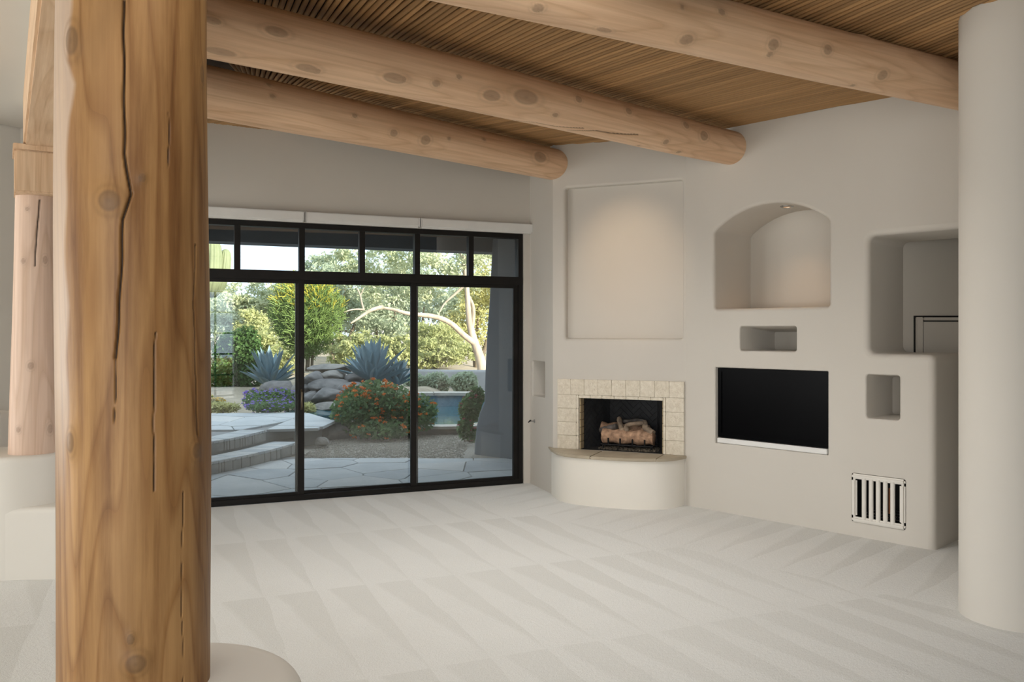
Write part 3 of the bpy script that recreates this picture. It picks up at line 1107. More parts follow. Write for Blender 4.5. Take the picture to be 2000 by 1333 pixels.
b3a, b3b = at(300, 156, 5.33), at(1075, 320, 7.92)
d3 = (b3b - b3a).normalized()
log_obj('ceiling_beam', b3a - d3 * 0.52, b3b + d3 * 0.30, 0.178, 0.148, 160, 420, 21, M['beam_wood'],
        knots=[(525, 250 - 84, 4), (769, 260, 6), (831, 274, 8), (693, 226, 4), (532, 188, 4), (1055, 307, 9, 1.6), (945, 273, 3), (877, 271, 3)],
        wob=0.018, label='farthest round log ceiling beam, closest to the glass doors', cat='beam', group='log ceiling beams')
b2a, b2b = at(400, 46, 4.30), at(1432, 290, 7.10)
d2 = (b2b - b2a).normalized()
log_obj('ceiling_beam', b2a - d2 * 0.56, b2b + d2 * 0.30, 0.172, 0.140, 190, 560, 22, M['beam_wood'],
        knots=[(600, 133, 8, 2.6), (618, 138, 6), (770, 153, 9, 2.4), (785, 155, 6), (852, 163, 6), (896, 150, 4), (960, 187, 9, 2.0), (1027, 190, 12, 2.2), (1130, 194, 6), (1085, 225, 4, 1.6),
               (1228, 217, 6), (1340, 245, 6), (1300, 277, 5), (1247, 284, 3), (1325, 296, 4), (1375, 265, 8), (540, 62, 8, 2.6), (430, 100, 8, 3.5), (415, 40, 6, 2.5)],
        cracks=[(1.1, [(980, 233), (1040, 240), (1085, 248), (1140, 252)]), (1.1, [(1110, 255), (1160, 256), (1200, 262), (1248, 264)])],
        wob=0.02, label='middle round log ceiling beam with a thin crack, running to the media wall', cat='beam', group='log ceiling beams')
b1a, b1b = at(1440, 66, 4.45), at(1873, 168, 5.38)
d1 = (b1b - b1a).normalized()
log_obj('ceiling_beam', b1a - d1 * 3.05, b1b + d1 * 0.85, 0.160, 0.143, 190, 560, 23, M['beam_wood'],
        knots=[(1050, 15, 9, 1.2), (1340, 77, 10, 1.3), (1332, 14, 4), (1410, 23, 6), (1510, 87, 9), (1616, 97, 8), (1502, 105, 5), (1180, 58, 6, 2.5), (1722, 146, 8, 1.4), (1665, 164, 4), (1690, 60, 6)],
        wob=0.026, label='nearest round log ceiling beam, ending behind the plaster column', cat='beam', group='log ceiling beams')

# ------------------------------------------------------------------ plinth under the post
def lathe(name, cx, cy, prof, mat, n=72, ex=1.0, ey=1.0, rot=0.0, **k):
    rings = []
    for r, z in prof:
        ring = []
        for i in range(n):
            a = 2 * math.pi * i / n
            x, y = r * ex * math.cos(a), r * ey * math.sin(a)
            ring.append((cx + x * math.cos(rot) - y * math.sin(rot), cy + x * math.sin(rot) + y * math.cos(rot), z))
        rings.append(ring)
    return MB().rings(rings).build(name, mat, smooth=50, **k)


PZ = 0.555
R_ = 0.385
prof = [(R_ + 0.02, 0.0), (R_, 0.05), (R_, PZ - 0.07)] + [(R_ - 0.07 * (1 - math.cos(a)), PZ - 0.07 + 0.07 * math.sin(a)) for a in np.linspace(0.15, math.pi / 2, 7)] + [(0.15, PZ + 0.004)]
lathe('post_plinth', PX + 0.095, PY + 0.0, prof, M['plaster_white'], ex=0.98, ey=0.98,
      label='low round plaster plinth with softened rim under the foreground log post', cat='plinth')

# ------------------------------------------------------------------ left side: header beam, corbel, log column, stepped plinth
hA, hB = on_z(45, 290, 2.73) if False else Vector((-3.13, 5.31, 2.73)), Vector((-1.68, 2.94, 2.73))
hd = (hB - hA).normalized()
hside = Vector((-hd.y, hd.x, 0))           # towards the right/back
if hside.x < 0: hside = -hside
WID = 0.30
hs, he = hA - hd * 0.02, hA + hd * 6.9
mid = (hs + he) / 2 + hside * WID / 2
Mh = Matrix.Rotation(math.atan2(hd.y, hd.x) - math.pi / 2, 3, 'Z')
# modelled along local Z so that the grain follows
hdr = MB().box((0, 0, 0), (WID / 2, 0.17, (he - hs).length / 2)).build('header_beam', M['timber'], bevel=0.012,
        label='square timber header beam running from the pale column to the log post', cat='beam')
hdr.rotation_mode = 'QUATERNION'
zq = Vector((hd.x, hd.y, 0)).normalized()
xq = hside.normalized()
yq = zq.cross(xq)
hdr.rotation_quaternion = Matrix((xq, yq, zq)).transposed().to_quaternion()
hdr.location = (mid.x, mid.y, 2.73 + 0.17)
# wall above the header
wl = MB().box((mid.x, mid.y, 3.26), (WID / 2 - 0.02, (he - hs).length / 2 + 0.9, 0.19), Mh).build('wall_header', M['plaster'], kind='structure',
        label='plaster wall above the timber header')

CY = 5.42
ccx = (66 - 1000) / F * CY
cb = MB()
cz0, cz1 = CAMZ + (HOR - 386) / F * CY, 2.735
Mc = Mh
corb = empty('corbel_block', (ccx + 0.02, CY, cz0), 'short square timber corbel on top of the pale log column', 'corbel')
ccen = Vector((hA.x, hA.y, 0)) + hd * 0.0 + hside * 0.15
half_w = 0.135
boxo('block', (ccx + 0.035, CY - 0.01, (cz0 + cz1 - 0.035) / 2), (half_w, 0.19, (cz1 - cz0 - 0.035) / 2), M['timber'], corb, M=Mc, bevel=0.01)
boxo('cap_board', (ccx + 0.035, CY - 0.01, cz1 - 0.0175), (half_w + 0.008, 0.2, 0.0175), M['timber'], corb, M=Mc, bevel=0.004)
log_obj('log_column', (ccx, CY, 0.74), (ccx + 0.012, CY, cz0 + 0.003), 0.143, 0.118, 120, 260, 31, M['column_wood'],
        knots=[(60, 715, 5), (88, 508, 4, 1.8), (45, 510, 4), (36, 840, 4), (98, 838, 5, 1.6), (53, 408, 3)],
        cracks=[(1.3, [(78, 390), (71, 470), (68, 520)])],
        wob=0.02, label='pale pinkish peeled log column standing on the white stepped plinth', cat='column')

# stepped plinth below the column
zt1 = CAMZ - (884 - HOR) / F * CY
st = empty('stepped_plinth', (ccx - 0.15, 5.35, 0), 'white rounded plaster plinth with a lower step below the pale log column', 'plinth')


def round_block(cx, cy, hx, hy, rot, z1, rr, edge=0.035, z0=0.0):
    pts = rounded([Vector((-hx, -hy)), Vector((hx, -hy)), Vector((hx, hy)), Vector((-hx, hy))], rr, 10)
    def tr(p, z):
        return (cx + p.x * math.cos(rot) - p.y * math.sin(rot), cy + p.x * math.sin(rot) + p.y * math.cos(rot), z)
    rings = [[tr(p, z0) for p in pts]]
    for a in np.linspace(0, math.pi / 2, 6):
        off = -edge * (1 - math.cos(a))
        rings.append([tr(p, z1 - edge + edge * math.sin(a)) for p in (offset(pts, off) if off else pts)])
    return MB().rings(rings)


round_block(ccx - 0.42, CY + 0.0, 0.60, 0.28, 0.10, zt1, 0.265).build('upper_block', M['plaster_white'], st, smooth=50)
round_block(ccx - 0.42 + 0.30 * math.cos(0.10), CY + 0.30 * math.sin(0.10), 0.60, 0.2785, 0.10, 0.45, 0.265).build('lower_step', M['plaster_white'], st, smooth=50)
round_block((-6 - 1000) / F * 6.0 - 0.10, 6.0, 0.17, 0.17, 0, CAMZ - (805 - HOR) / F * 6.0, 0.12).build(
    'wall_stub', M['plaster_white'], smooth=50, label='rounded plaster stub wall behind the pale log column at the left edge', cat='stub wall')

# adjoining room ceiling with a recessed tray
czl = 3.22
tr_ = MB()
cl = [Vector((L0.x + 0.02, L0.y)), L1.copy(), Vector((-10.5, L1.y)), Vector((-10.5, -4.0)), Vector((0.6, -4.0)), Vector((he.x, he.y)) + Vector((0.1, 0)), Vector((hA.x, hA.y)) + Vector((0.1, 0))]
inner = [Vector((-4.75, 5.0)), Vector((-7.6, 1.6)), Vector((-7.6, -2.6)), Vector((-1.5, -2.6)), Vector((-3.28, 4.35))]
bmc = bmesh.new()
ov = [bmc.verts.new((p.x, p.y, czl)) for p in cl]
iv = [bmc.verts.new((p.x, p.y, czl)) for p in inner]
uv = [bmc.verts.new((p.x, p.y, czl + 0.22)) for p in inner]
ed = [bmc.edges.new((l[i], l[(i + 1) % len(l)])) for l in (ov, iv) for i in range(len(l))]
bmesh.ops.triangle_fill(bmc, use_beauty=True, edges=ed, normal=(0, 0, -1))
for i in range(len(iv)):
    j = (i + 1) % len(iv)
    bmc.faces.new((iv[i], iv[j], uv[j], uv[i]))
bmc.faces.new(uv)
me = bpy.data.meshes.new('ceiling_adjoining')
bmc.to_mesh(me)
bmc.free()
link('ceiling_adjoining', me, M['plaster'], kind='structure', label='plain plaster tray ceiling of the adjoining room')
tm = MB()
il = offset(inner, -0.05)
for i in range(len(inner)):
    a, b = inner[i], inner[(i + 1) % len(inner)]
    tm.tube([(a.x, a.y, czl), (b.x, b.y, czl)], 0.022, 8)
tm.build('trim_1', M['plaster_white'], smooth=50, kind='structure')
rf = MB().prism([(L0.x - 0.3, L0.y + 0.3), (-3.2, 7.6), (-1.5, 6.0), (1.2, -4.2), (-10.7, -4.2), (-10.7, 6.2), (L1.x - 0.3, L1.y + 0.2)][::-1], 3.50, 3.60)
rf.build('ceiling_deck', M['board'], kind='structure')

# ------------------------------------------------------------------ plaster column at the right
tw = []
cc = Vector((2.73, 4.52))
axis = Vector((0.80, 0.60)).normalized()
side = Vector((-axis.y, axis.x))
Rc = 0.262
pts = []
for k in range(33):
    a = math.pi / 2 + math.pi * k / 32
    pts.append(cc + axis * math.cos(a) * Rc + side * math.sin(a) * Rc)
pts = [cc + axis * 3.3 + side * Rc] + pts + [cc + axis * 3.3 - side * Rc]
MB().prism(pts, 0.0, 3.30).build('plaster_column', M['plaster'], smooth=40, label='smooth rounded plaster wall end like a column at the right edge', cat='column')

# ------------------------------------------------------------------ cabinet seen through the opening
k0 = at(1788, 617, hp.y - 0.03)
cab = empty('hall_cabinet', (k0.x + 0.5, hp.y - 0.02, 0.0), 'pale flush cabinet front seen through the large wall opening', 'cabinet')
yb = hp.y
boxo('shadow_gap', (k0.x + 0.60, yb - 0.006, k0.z / 2), (0.60, 0.006, k0.z / 2), M['dark_void'], cab)
boxo('frame', (k0.x + 0.035, yb - 0.018, (k0.z - 0.012) / 2), (0.026, 0.016, (k0.z - 0.012) / 2), M['plaster'], cab, bevel=0.004)
boxo('frame', (k0.x + 0.64, yb - 0.018, k0.z - 0.026), (0.57, 0.016, 0.012), M['plaster'], cab, bevel=0.004)
boxo('door_panel', (k0.x + 0.64, yb - 0.016, (k0.z - 0.048) / 2), (0.572, 0.012, (k0.z - 0.048) / 2), M['plaster'], cab, bevel=0.003)

# ------------------------------------------------------------------ arched niche light
pk = WR.px(1537, 407, dep_arch * 0.42)
pkw = WR.w(pk.x, 0, dep_arch * 0.42)
zp = zs - (Rr - rise) + math.sqrt(max(Rr * Rr - (pk.x - cu) ** 2, 0))
pl = empty('niche_puck_light', (pkw.x, pkw.y, zp), 'small round puck light in the top of the arched niche', 'light')
MB().rings([[(pkw.x + r * math.cos(a), pkw.y + r * math.sin(a), z) for a in np.linspace(0, 2 * math.pi, 28, endpoint=False)]
            for r, z in ((0.055, zp + 0.012), (0.055, zp - 0.006), (0.048, zp - 0.012), (0.036, zp - 0.012), (0.034, zp - 0.003))], cap0=False, cap1=False).build('rim', M['chrome'], pl, smooth=60)
MB().tube([(pkw.x, pkw.y, zp - 0.008), (pkw.x, pkw.y, zp - 0.004)], 0.0345, 24).build('lens', M['lamp_warm'], pl, smooth=40)
light('niche_spot', 'SPOT', (pkw.x, pkw.y, zp - 0.02), (0, 0, -1), 8.0, (1.0, 0.62, 0.34), spot=95, blend=1.0, radius=0.03)

# ------------------------------------------------------------------ television
tv = empty('television', WR.w((b_tv[0] + b_tv[1]) / 2, b_tv[2], 0.06), 'black flat television set into the wall recess', 'television')
Mr = WR.mat3()
zsh = WR.px(1617, 881).y * 0.5 + WR.px(1403, 853).y * 0.5
tvw0, tvw1 = WR.px(1404, 760, 0.045).x, b_tv[1] - 0.008
tz0, tz1 = zsh + 0.004, b_tv[3] - 0.006
boxo('cabinet', WR.w((tvw0 + tvw1) / 2, (tz0 + tz1) / 2, 0.085), ((tvw1 - tvw0) / 2, 0.04, (tz1 - tz0) / 2), M['black_matte'], tv, M=Mr, bevel=0.006)
bz = 0.032
fr = MB()
for (a, b, c, d) in ((tvw0, tvw1, tz1 - bz, tz1), (tvw0, tvw1, tz0, tz0 + bz * 1.3), (tvw0, tvw0 + bz, tz0 + bz * 1.3, tz1 - bz), (tvw1 - bz, tvw1, tz0 + bz * 1.3, tz1 - bz)):
    fr.box(WR.w((a + b) / 2, (c + d) / 2, 0.04), ((b - a) / 2, 0.007, (d - c) / 2), Mr)
fr.build('bezel', M['black_gloss'], tv)
boxo('screen', WR.w((tvw0 + tvw1) / 2, (tz0 + tz1) / 2 + bz * .15, 0.0455), ((tvw1 - tvw0) / 2 - bz, 0.003, (tz1 - tz0) / 2 - bz * 1.15), M['black_gloss'], tv, M=Mr)
sh = boxo('media_shelf', WR.w((b_tv[0] + b_tv[1]) / 2, (b_tv[2] + zsh) / 2, 0.075), ((b_tv[1] - b_tv[0]) / 2 - 0.012, 0.065, (zsh - b_tv[2]) / 2 - 0.002), M['white_paint'], M=Mr, bevel=0.004,
          label='white board shelf under the television in the wall recess', cat='shelf')

# ------------------------------------------------------------------ wooden vent grille
gr = empty('vent_grille', WR.w((b_g[0] + b_g[1]) / 2, b_g[2], 0), 'cream wooden vent grille with vertical slats low in the media wall', 'vent grille')
g0, g1, gz0, gz1 = b_g[0] + 0.002, b_g[1] - 0.002, b_g[2] + 0.002, b_g[3] - 0.002
fw = 0.04
for nm, a, b, c, d in (('frame_rail', g0, g1, gz1 - fw, gz1), ('frame_rail', g0, g1, gz0, gz0 + fw), ('frame_stile', g0, g0 + fw, gz0 + fw, gz1 - fw), ('frame_stile', g1 - fw, g1, gz0 + fw, gz1 - fw)):
    boxo(nm, WR.w((a + b) / 2, (c + d) / 2, 0.004), ((b - a) / 2, 0.018, (d - c) / 2), M['plaster_white'], gr, M=Mr, bevel=0.012)
for k in range(5):
    uc = g0 + fw + (g1 - g0 - 2 * fw) * (k + 1) / 6 + 0.0
    s_ = MB()
    ring = lambda z: [WR.w(uc + 0.0165 * math.cos(a) , z, 0.004 - 0.014 * math.sin(a)) for a in np.linspace(0, math.pi, 9)] + [WR.w(uc - 0.0165, z, 0.008), WR.w(uc + 0.0165, z, 0.008)]
    s_.rings([ring(gz0 + fw - 0.012), ring(gz1 - fw + 0.012)])
    s_.build('slat', M['plaster_white'], gr, smooth=40)
ucp = WR.px(1741, 960, 0.12).x
MB().tube([WR.w(ucp, b_g[2] + 0.08, 0.12), WR.w(ucp, b_g[3] - 0.10, 0.12)], 0.02, 12).build('copper_pipe', M['copper'], smooth=40,
        label='copper pipe standing behind the slats of the vent grille', cat='pipe')
wr_ = MB()
for k in range(4):
    wr_.tube([WR.w(g0 + 0.06, gz0 + 0.05 + 0.012 * k, 0.06 + 0.05 * k), WR.w(g1 - 0.06, gz0 + 0.05 + 0.012 * k, 0.06 + 0.05 * k)], 0.003, 6)
for k in range(7):
    uu = g0 + 0.08 + k * 0.055
    wr_.tube([WR.w(uu, gz0 + 0.05, 0.055), WR.w(uu, gz0 + 0.09, 0.22)], 0.003, 6)
wr_.build('wire_rack', M['chrome'], label='small wire rack lying inside the vent behind the slats', cat='rack')

# ------------------------------------------------------------------ gas key
kv = WT.px(1044, 823)
gk = empty('gas_key', WT.w(kv.x, kv.y), 'small metal gas key in the wall beside the hearth', 'gas key')
MB().tube([WT.w(kv.x, kv.y, 0.0), WT.w(kv.x, kv.y, -0.004)], 0.02, 18).build('rosette', M['chrome'], gk, smooth=40)
MB().tube([WT.w(kv.x, kv.y, 0.0), WT.w(kv.x, kv.y, -0.05)], 0.006, 10).build('stem', M['chrome'], gk, smooth=40)
MB().tube([WT.w(kv.x - 0.045, kv.y - 0.016, -0.05), WT.w(kv.x, kv.y + 0.004, -0.05), WT.w(kv.x + 0.03, kv.y + 0.012, -0.05)], [0.005, 0.008, 0.005], 8).build('grip', M['iron'], gk, smooth=40)

# ------------------------------------------------------------------ fireplace
HZ = 0.449
fp = empty('fireplace', WF.w(WF.len / 2, 0), 'corner fireplace with carved limestone tile surround and curved plaster hearth', 'fireplace')
base_px = [(1075, 962), (1080, 970), (1090, 978), (1105, 983), (1125, 986.5), (1155, 990), (1190, 993), (1225, 995.5), (1255, 996.5), (1280, 996.5), (1300, 995.5), (1318, 993), (1330, 990), (1339, 986.5)]
bp = [on_z(x, y, 0).to_2d() for x, y in base_px]
ring0 = bp + [WF.w(WF.len - 0.01, 0, 0.02).to_2d(), WF.w(0.01, 0, 0.02).to_2d()]
hbm = MB().prism(ring0, 0.0, HZ - 0.028)
hbm.build('hearth_base', M['hearth_plaster'], fp, smooth=35)
ctr = sum(bp, Vector((0, 0))) / len(bp)
front = []
for i, p in enumerate(bp):
    front.append(p + (p - (ctr + Vector((0.15, 0.45)))).normalized() * 0.022)
# slab in three stones, split across the hearth
cut = [0, 5, 9, len(front) - 1]
back0, back1 = WF.w(-0.0, 0, 0.0).to_2d(), WF.w(WF.len, 0, 0.0).to_2d()
for a, b in zip(cut[:-1], cut[1:]):
    fpts = front[a:b + 1]
    ua = max(0.0, min(WF.len, (front[a] - WF.o).dot(WF.d)))
    ub = max(0.0, min(WF.len, (front[b] - WF.o).dot(WF.d)))
    if a == 0: ua = 0.005
    if b == len(front) - 1: ub = WF.len - 0.005
    eps = 0.0015
    pl_ = [p.copy() for p in fpts] + [WF.w(ub - eps, 0, -0.002).to_2d(), WF.w(ua + eps, 0, -0.002).to_2d()]
    sl = MB().prism(pl_, HZ - 0.028, HZ)
    sl.build('hearth_slab', M['slab_stone'], fp, bevel=0.007)

# carved surround tiles
su0, su1 = WF.px(1090, 800).x, WF.px(1337, 800).x
sz1 = (WF.px(1090, 740).y + WF.px(1337, 746).y) / 2
Mf = WF.mat3()


def tile(u0, u1, z0, z1, i):
    g = 0.0008
    t = boxo('tile', WF.w((u0 + u1) / 2, (z0 + z1) / 2, -0.010 + rnd.uniform(-0.001, 0.001)), ((u1 - u0) / 2 - g, 0.012, (z1 - z0) / 2 - g), M['limestone' if i % 2 else 'limestone_light'], fp, M=Mf, bevel=0.003)
    # shallow carved band and bosses
    cvd = MB()
    mu, mz = (u0 + u1) / 2, (z0 + z1) / 2
    hu, hz = (u1 - u0) / 2 - 0.02, (z1 - z0) / 2 - 0.022
    for k in range(8):
        a = k * math.pi / 4 + 0.3
        cvd.box(WF.w(mu + hu * 0.62 * math.cos(a), mz + hz * 0.62 * math.sin(a), -0.0225), (0.010, 0.0025, 0.005), Mf @ Matrix.Rotation(-a, 3, 'Y'))
    cvd.box(WF.w(mu, mz, -0.0225), (0.010, 0.0025, 0.010), Mf @ Matrix.Rotation(0.78, 3, 'Y'))
    c_ = cvd.build('carving', M['limestone_light'], t)
    return t


ntop = 9
zt0 = fb[3] + 0.030
for i in range(ntop):
    tile(su0 + (su1 - su0) * i / ntop, su0 + (su1 - su0) * (i + 1) / ntop, zt0, sz1, i)
for (ua, ub) in ((su0, fb[0] - 0.026), (fb[1] + 0.026, su1)):
    for j in range(4):
        tile(ua, ub, HZ + (zt0 - HZ) * j / 4, HZ + (zt0 - HZ) * (j + 1) / 4, j + 1)
# inner carved border
for j in range(4):
    za_, zb_ = HZ + (zt0 - HZ) * j / 4, HZ + (zt0 - HZ) * (j + 1) / 4
    for ua, ub in ((fb[0] - 0.026, fb[0] - 0.002), (fb[1] + 0.002, fb[1] + 0.026)):
        t = boxo('border_tile', WF.w((ua + ub) / 2, (za_ + zb_) / 2, -0.011), ((ub - ua) / 2 - 0.001, 0.014, (zb_ - za_) / 2 - 0.001), M['limestone_light'], fp, M=Mf, bevel=0.004)
for i in range(7):
    ua = fb[0] - 0.002 + (fb[1] - fb[0] + 0.004) * i / 7
    ub = fb[0] - 0.002 + (fb[1] - fb[0] + 0.004) * (i + 1) / 7
    boxo('border_tile', WF.w((ua + ub) / 2, fb[3] + 0.015, -0.011), ((ub - ua) / 2 - 0.001, 0.014, 0.0135), M['limestone_light'], fp, M=Mf, bevel=0.004)
# tan brick reveal on both sides of the opening
for s_, u_ in ((1, fb[0]), (-1, fb[1])):
    for j in range(7):
        hj = (fb[3] - HZ) / 7
        boxo('reveal_brick', WF.w(u_ + s_ * 0.006, HZ + hj * (j + 0.5), 0.05), (0.006, 0.048, hj / 2 - 0.002), M['tan_brick'], fp, M=Mf, bevel=0.002)

# herringbone firebox lining
def herringbone(quad, name, seedv):
    """quad: bottom-left, bottom-right, top-right, top-left world points (planar)"""
    bl, br, tr, tl = [Vector(p) for p in quad]
    ex = (br - bl).normalized()
    ez = (tl - bl).normalized()
    W_, H_ = (br - bl).length, (tl - bl).length
    nn = ex.cross(ez)
    bm = bmesh.new()
    w, l = 0.045, 0.135
    q = 0.004
    rot = math.pi / 4
    rr = range(-12, 13)
    for i in rr:
        for j in rr:
            # standard herringbone lattice of bricks 3:1
            for kind in (0, 1):
                ox = i * w + j * 3 * w * 0
                x0 = (i * w) + (j * 4 * w) if False else None
            bx, by = i * w + j * l, i * w - j * l
            for kind in (0, 1):
                if kind == 0:
                    rc = (bx, by, bx + l, by + w)
                else:
                    rc = (bx, by + w, bx + w, by + w + l)
                cs = [(rc[0] + q / 2, rc[1] + q / 2), (rc[2] - q / 2, rc[1] + q / 2), (rc[2] - q / 2, rc[3] - q / 2), (rc[0] + q / 2, rc[3] - q / 2)]
                ps = []
                for (x, y) in cs:
                    X = x * math.cos(rot) - y * math.sin(rot) + W_ / 2
                    Z = x * math.sin(rot) + y * math.cos(rot) + H_ / 2
                    ps.append((X, Z))
                if max(p[0] for p in ps) < 0 or min(p[0] for p in ps) > W_ or max(p[1] for p in ps) < 0 or min(p[1] for p in ps) > H_: continue
                vs = [bm.verts.new((p[0], p[1], 0)) for p in ps] + [bm.verts.new((p[0], p[1], 0.008)) for p in ps]
                bm.faces.new((vs[4], vs[5], vs[6], vs[7]))
                for a in range(4):
                    b = (a + 1) % 4
                    bm.faces.new((vs[a], vs[b], vs[4 + b], vs[4 + a]))
    for co, no in (((0, 0, 0), (-1, 0, 0)), ((W_, 0, 0), (1, 0, 0)), ((0, 0, 0), (0, -1, 0)), ((0, H_, 0), (0, 1, 0))):
        bmesh.ops.bisect_plane(bm, geom=bm.verts[:] + bm.edges[:] + bm.faces[:], plane_co=co, plane_no=no, clear_outer=True)
    me = bpy.data.meshes.new(name)
    for v in bm.verts:
        v.co = bl + ex * v.co.x + ez * v.co.y + nn * v.co.z
    bmesh.ops.recalc_face_normals(bm, faces=bm.faces)
    bm.to_mesh(me)
    bm.free()
    o = link(name, me, M['soot_brick'], fp, kind='stuff')
    mb = MB()
    o2 = link('firebox_mortar', mesh('firebox_mortar', [bl - nn * 0.001, br - nn * 0.001, tr - nn * 0.001, tl - nn * 0.001], [(0, 1, 2, 3)]), M['black_matte'], fp)


DB = 0.46
uBL = WF.px(1191, 820, DB).x
uBR = fb[1] - (uBL - fb[0])
zt_f = fb[3] - 0.005
herringbone([WF.w(fb[0] + 0.013, HZ, 0.095), WF.w(uBL, HZ, DB), WF.w(uBL, zt_f, DB), WF.w(fb[0] + 0.013, zt_f, 0.095)], 'lining_bricks', 1)
herringbone([WF.w(uBL, HZ, DB), WF.w(uBR, HZ, DB), WF.w(uBR, zt_f, DB), WF.w(uBL, zt_f, DB)], 'lining_bricks', 2)
herringbone([WF.w(uBR, HZ, DB), WF.w(fb[1] - 0.013, HZ, 0.095), WF.w(fb[1] - 0.013, zt_f, 0.095), WF.w(uBR, zt_f, DB)], 'lining_bricks', 3)
boxo('firebox_floor', WF.w((fb[0] + fb[1]) / 2, HZ - 0.014, 0.28), ((fb[1] - fb[0]) / 2 - 0.004, 0.26, 0.0135), M['soot_brick'], fp, M=Mf)

# grate and gas logs
FD = 0.17
def fpx(px, py, d=FD):
    p = WF.px(px, py, d)
    return WF.w(p.x, p.y, d)


grt = empty('fire_grate', fpx(1225, 876), 'black iron fire grate with upright prongs holding the ceramic logs', 'grate')
gb = MB()
a_, b_ = fpx(1174, 868, FD - 0.075), fpx(1276, 874, FD - 0.075)
MB().tube([a_, b_], 0.008, 8).build('front_bar', M['iron'], grt, smooth=40)
MB().tube([a_ + Vector((WF.n.x, WF.n.y, 0)) * 0.2, b_ + Vector((WF.n.x, WF.n.y, 0)) * 0.2], 0.008, 8).build('rear_bar', M['iron'], grt, smooth=40)
for px in (1188, 1211, 1235, 1259):
    py = 866 + (px - 1176) * 6 / 102
    p = fpx(px, py + 2, FD - 0.078)
    q = p + Vector((WF.n.x, WF.n.y, 0)) * 0.26
    MB().tube([p + Vector((0, 0, 0.062)), p + Vector((0, 0, 0.005)), p + Vector((WF.n.x, WF.n.y, 0)) * 0.03, q], 0.008, 8).build('prong', M['iron'], grt, smooth=40)
for px, dd in ((1178, -0.075), (1272, -0.075), (1180, 0.12), (1274, 0.12)):
    p = fpx(px, 868 if px < 1200 else 872, FD + dd)
    MB().tube([p, Vector((p.x, p.y, HZ))], 0.008, 8).build('leg', M['iron'], grt, smooth=40)
# ember bed
eb = []
rg = np.random.RandomState(3)
e0, e1 = WF.px(1176, 870, FD).x, WF.px(1286, 875, FD).x
cnt = 700
uu = rg.uniform(e0, e1, cnt); dd = rg.uniform(0.06, 0.32, cnt); s = rg.uniform(0.004, 0.011, cnt)
mbm = MB()
for i in range(cnt):
    mbm.box(WF.w(uu[i], HZ + s[i] * 0.8, dd[i]), (s[i], s[i] * 0.8, s[i] * 0.7), Matrix.Rotation(rg.uniform(0, 6), 3, 'Z') @ Matrix.Rotation(rg.uniform(0, 6), 3, 'X'))
mbm.build('ember_bed', M['ember'], kind='stuff', label='bed of loose dark lava rock under the fire grate', cat='lava rock')


def gas_log(pts, rad, mat, label, seed, n=14, bend=0.0):
    rg = random.Random(seed)
    P = [Vector(p) for p in pts]
    path, rr = [], []
    m = 14
    for i in range(m + 1):
        t = i / m * (len(P) - 1)
        j = min(int(t), len(P) - 2)
        p = P[j].lerp(P[j + 1], t - j)
        path.append(p)
        f = 1 + 0.10 * math.sin(i * 1.3 + seed) + rg.uniform(-0.05, 0.05)
        rr.append(rad * f)
    # rounded ends
    path = [path[0] + (path[0] - path[1]) * 0.15] + path + [path[-1] + (path[-1] - path[-2]) * 0.15]
    rr = [rr[0] * 0.72] + rr + [rr[-1] * 0.72]
    mb = MB().tube(path, rr, n)
    vs = []
    for v in mb.v:
        vs.append((v[0] + rg.uniform(-1, 1) * rad * 0.05, v[1] + rg.uniform(-1, 1) * rad * 0.05, v[2] + rg.uniform(-1, 1) * rad * 0.05))
    mb.v = vs
    return mb.build('ceramic_log', mat, smooth=70, label=label, cat='log', group='ceramic gas logs')


gas_log([fpx(1178, 851), fpx(1277, 857)], 0.066, M['log_bark'], 'large tan ceramic log across the front of the fire grate', 1, 18)
gas_log([fpx(1176, 836, FD + 0.13), fpx(1215, 838, FD + 0.13), fpx(1268, 844, FD + 0.13)], 0.055, M['log_bark'], 'tan ceramic log lying at the back of the grate', 2, 16)
gas_log([fpx(1172, 841, FD + 0.03), fpx(1188, 837, FD + 0.02), fpx(1204, 833, FD + 0.0)], 0.026, M['log_char'], 'charred grey ceramic log resting at the left of the pile', 3)
gas_log([fpx(1209, 817, FD + 0.10), fpx(1211, 829, FD + 0.05), fpx(1216, 843, FD - 0.02)], 0.024, M['log_grey'], 'upright grey ceramic branch in the middle of the pile', 4)
gas_log([fpx(1225, 843, FD - 0.03), fpx(1222, 832, FD + 0.02), fpx(1236, 828, FD + 0.04), fpx(1257, 827, FD + 0.05)], 0.020, M['log_grey'], 'bent tan ceramic branch across the top of the pile', 5)
gas_log([fpx(1217, 824, FD + 0.12), fpx(1245, 821, FD + 0.10), fpx(1262, 824, FD + 0.08)], 0.016, M['log_char'], 'thin charred ceramic branch at the top of the pile', 6)
gas_log([fpx(1258, 826, FD + 0.08), fpx(1262, 838, FD + 0.02), fpx(1276, 847, FD - 0.02)], 0.030, M['log_grey'], 'thick grey ceramic log leaning at the right of the pile', 7)

# ================================================================== OUTSIDE
# ------------------------------------------------------------------ house shell outside (shades the patio)
def rf_pt(u, depth): 
    p = WG.w(u, 0, depth); return (p.x, p.y)


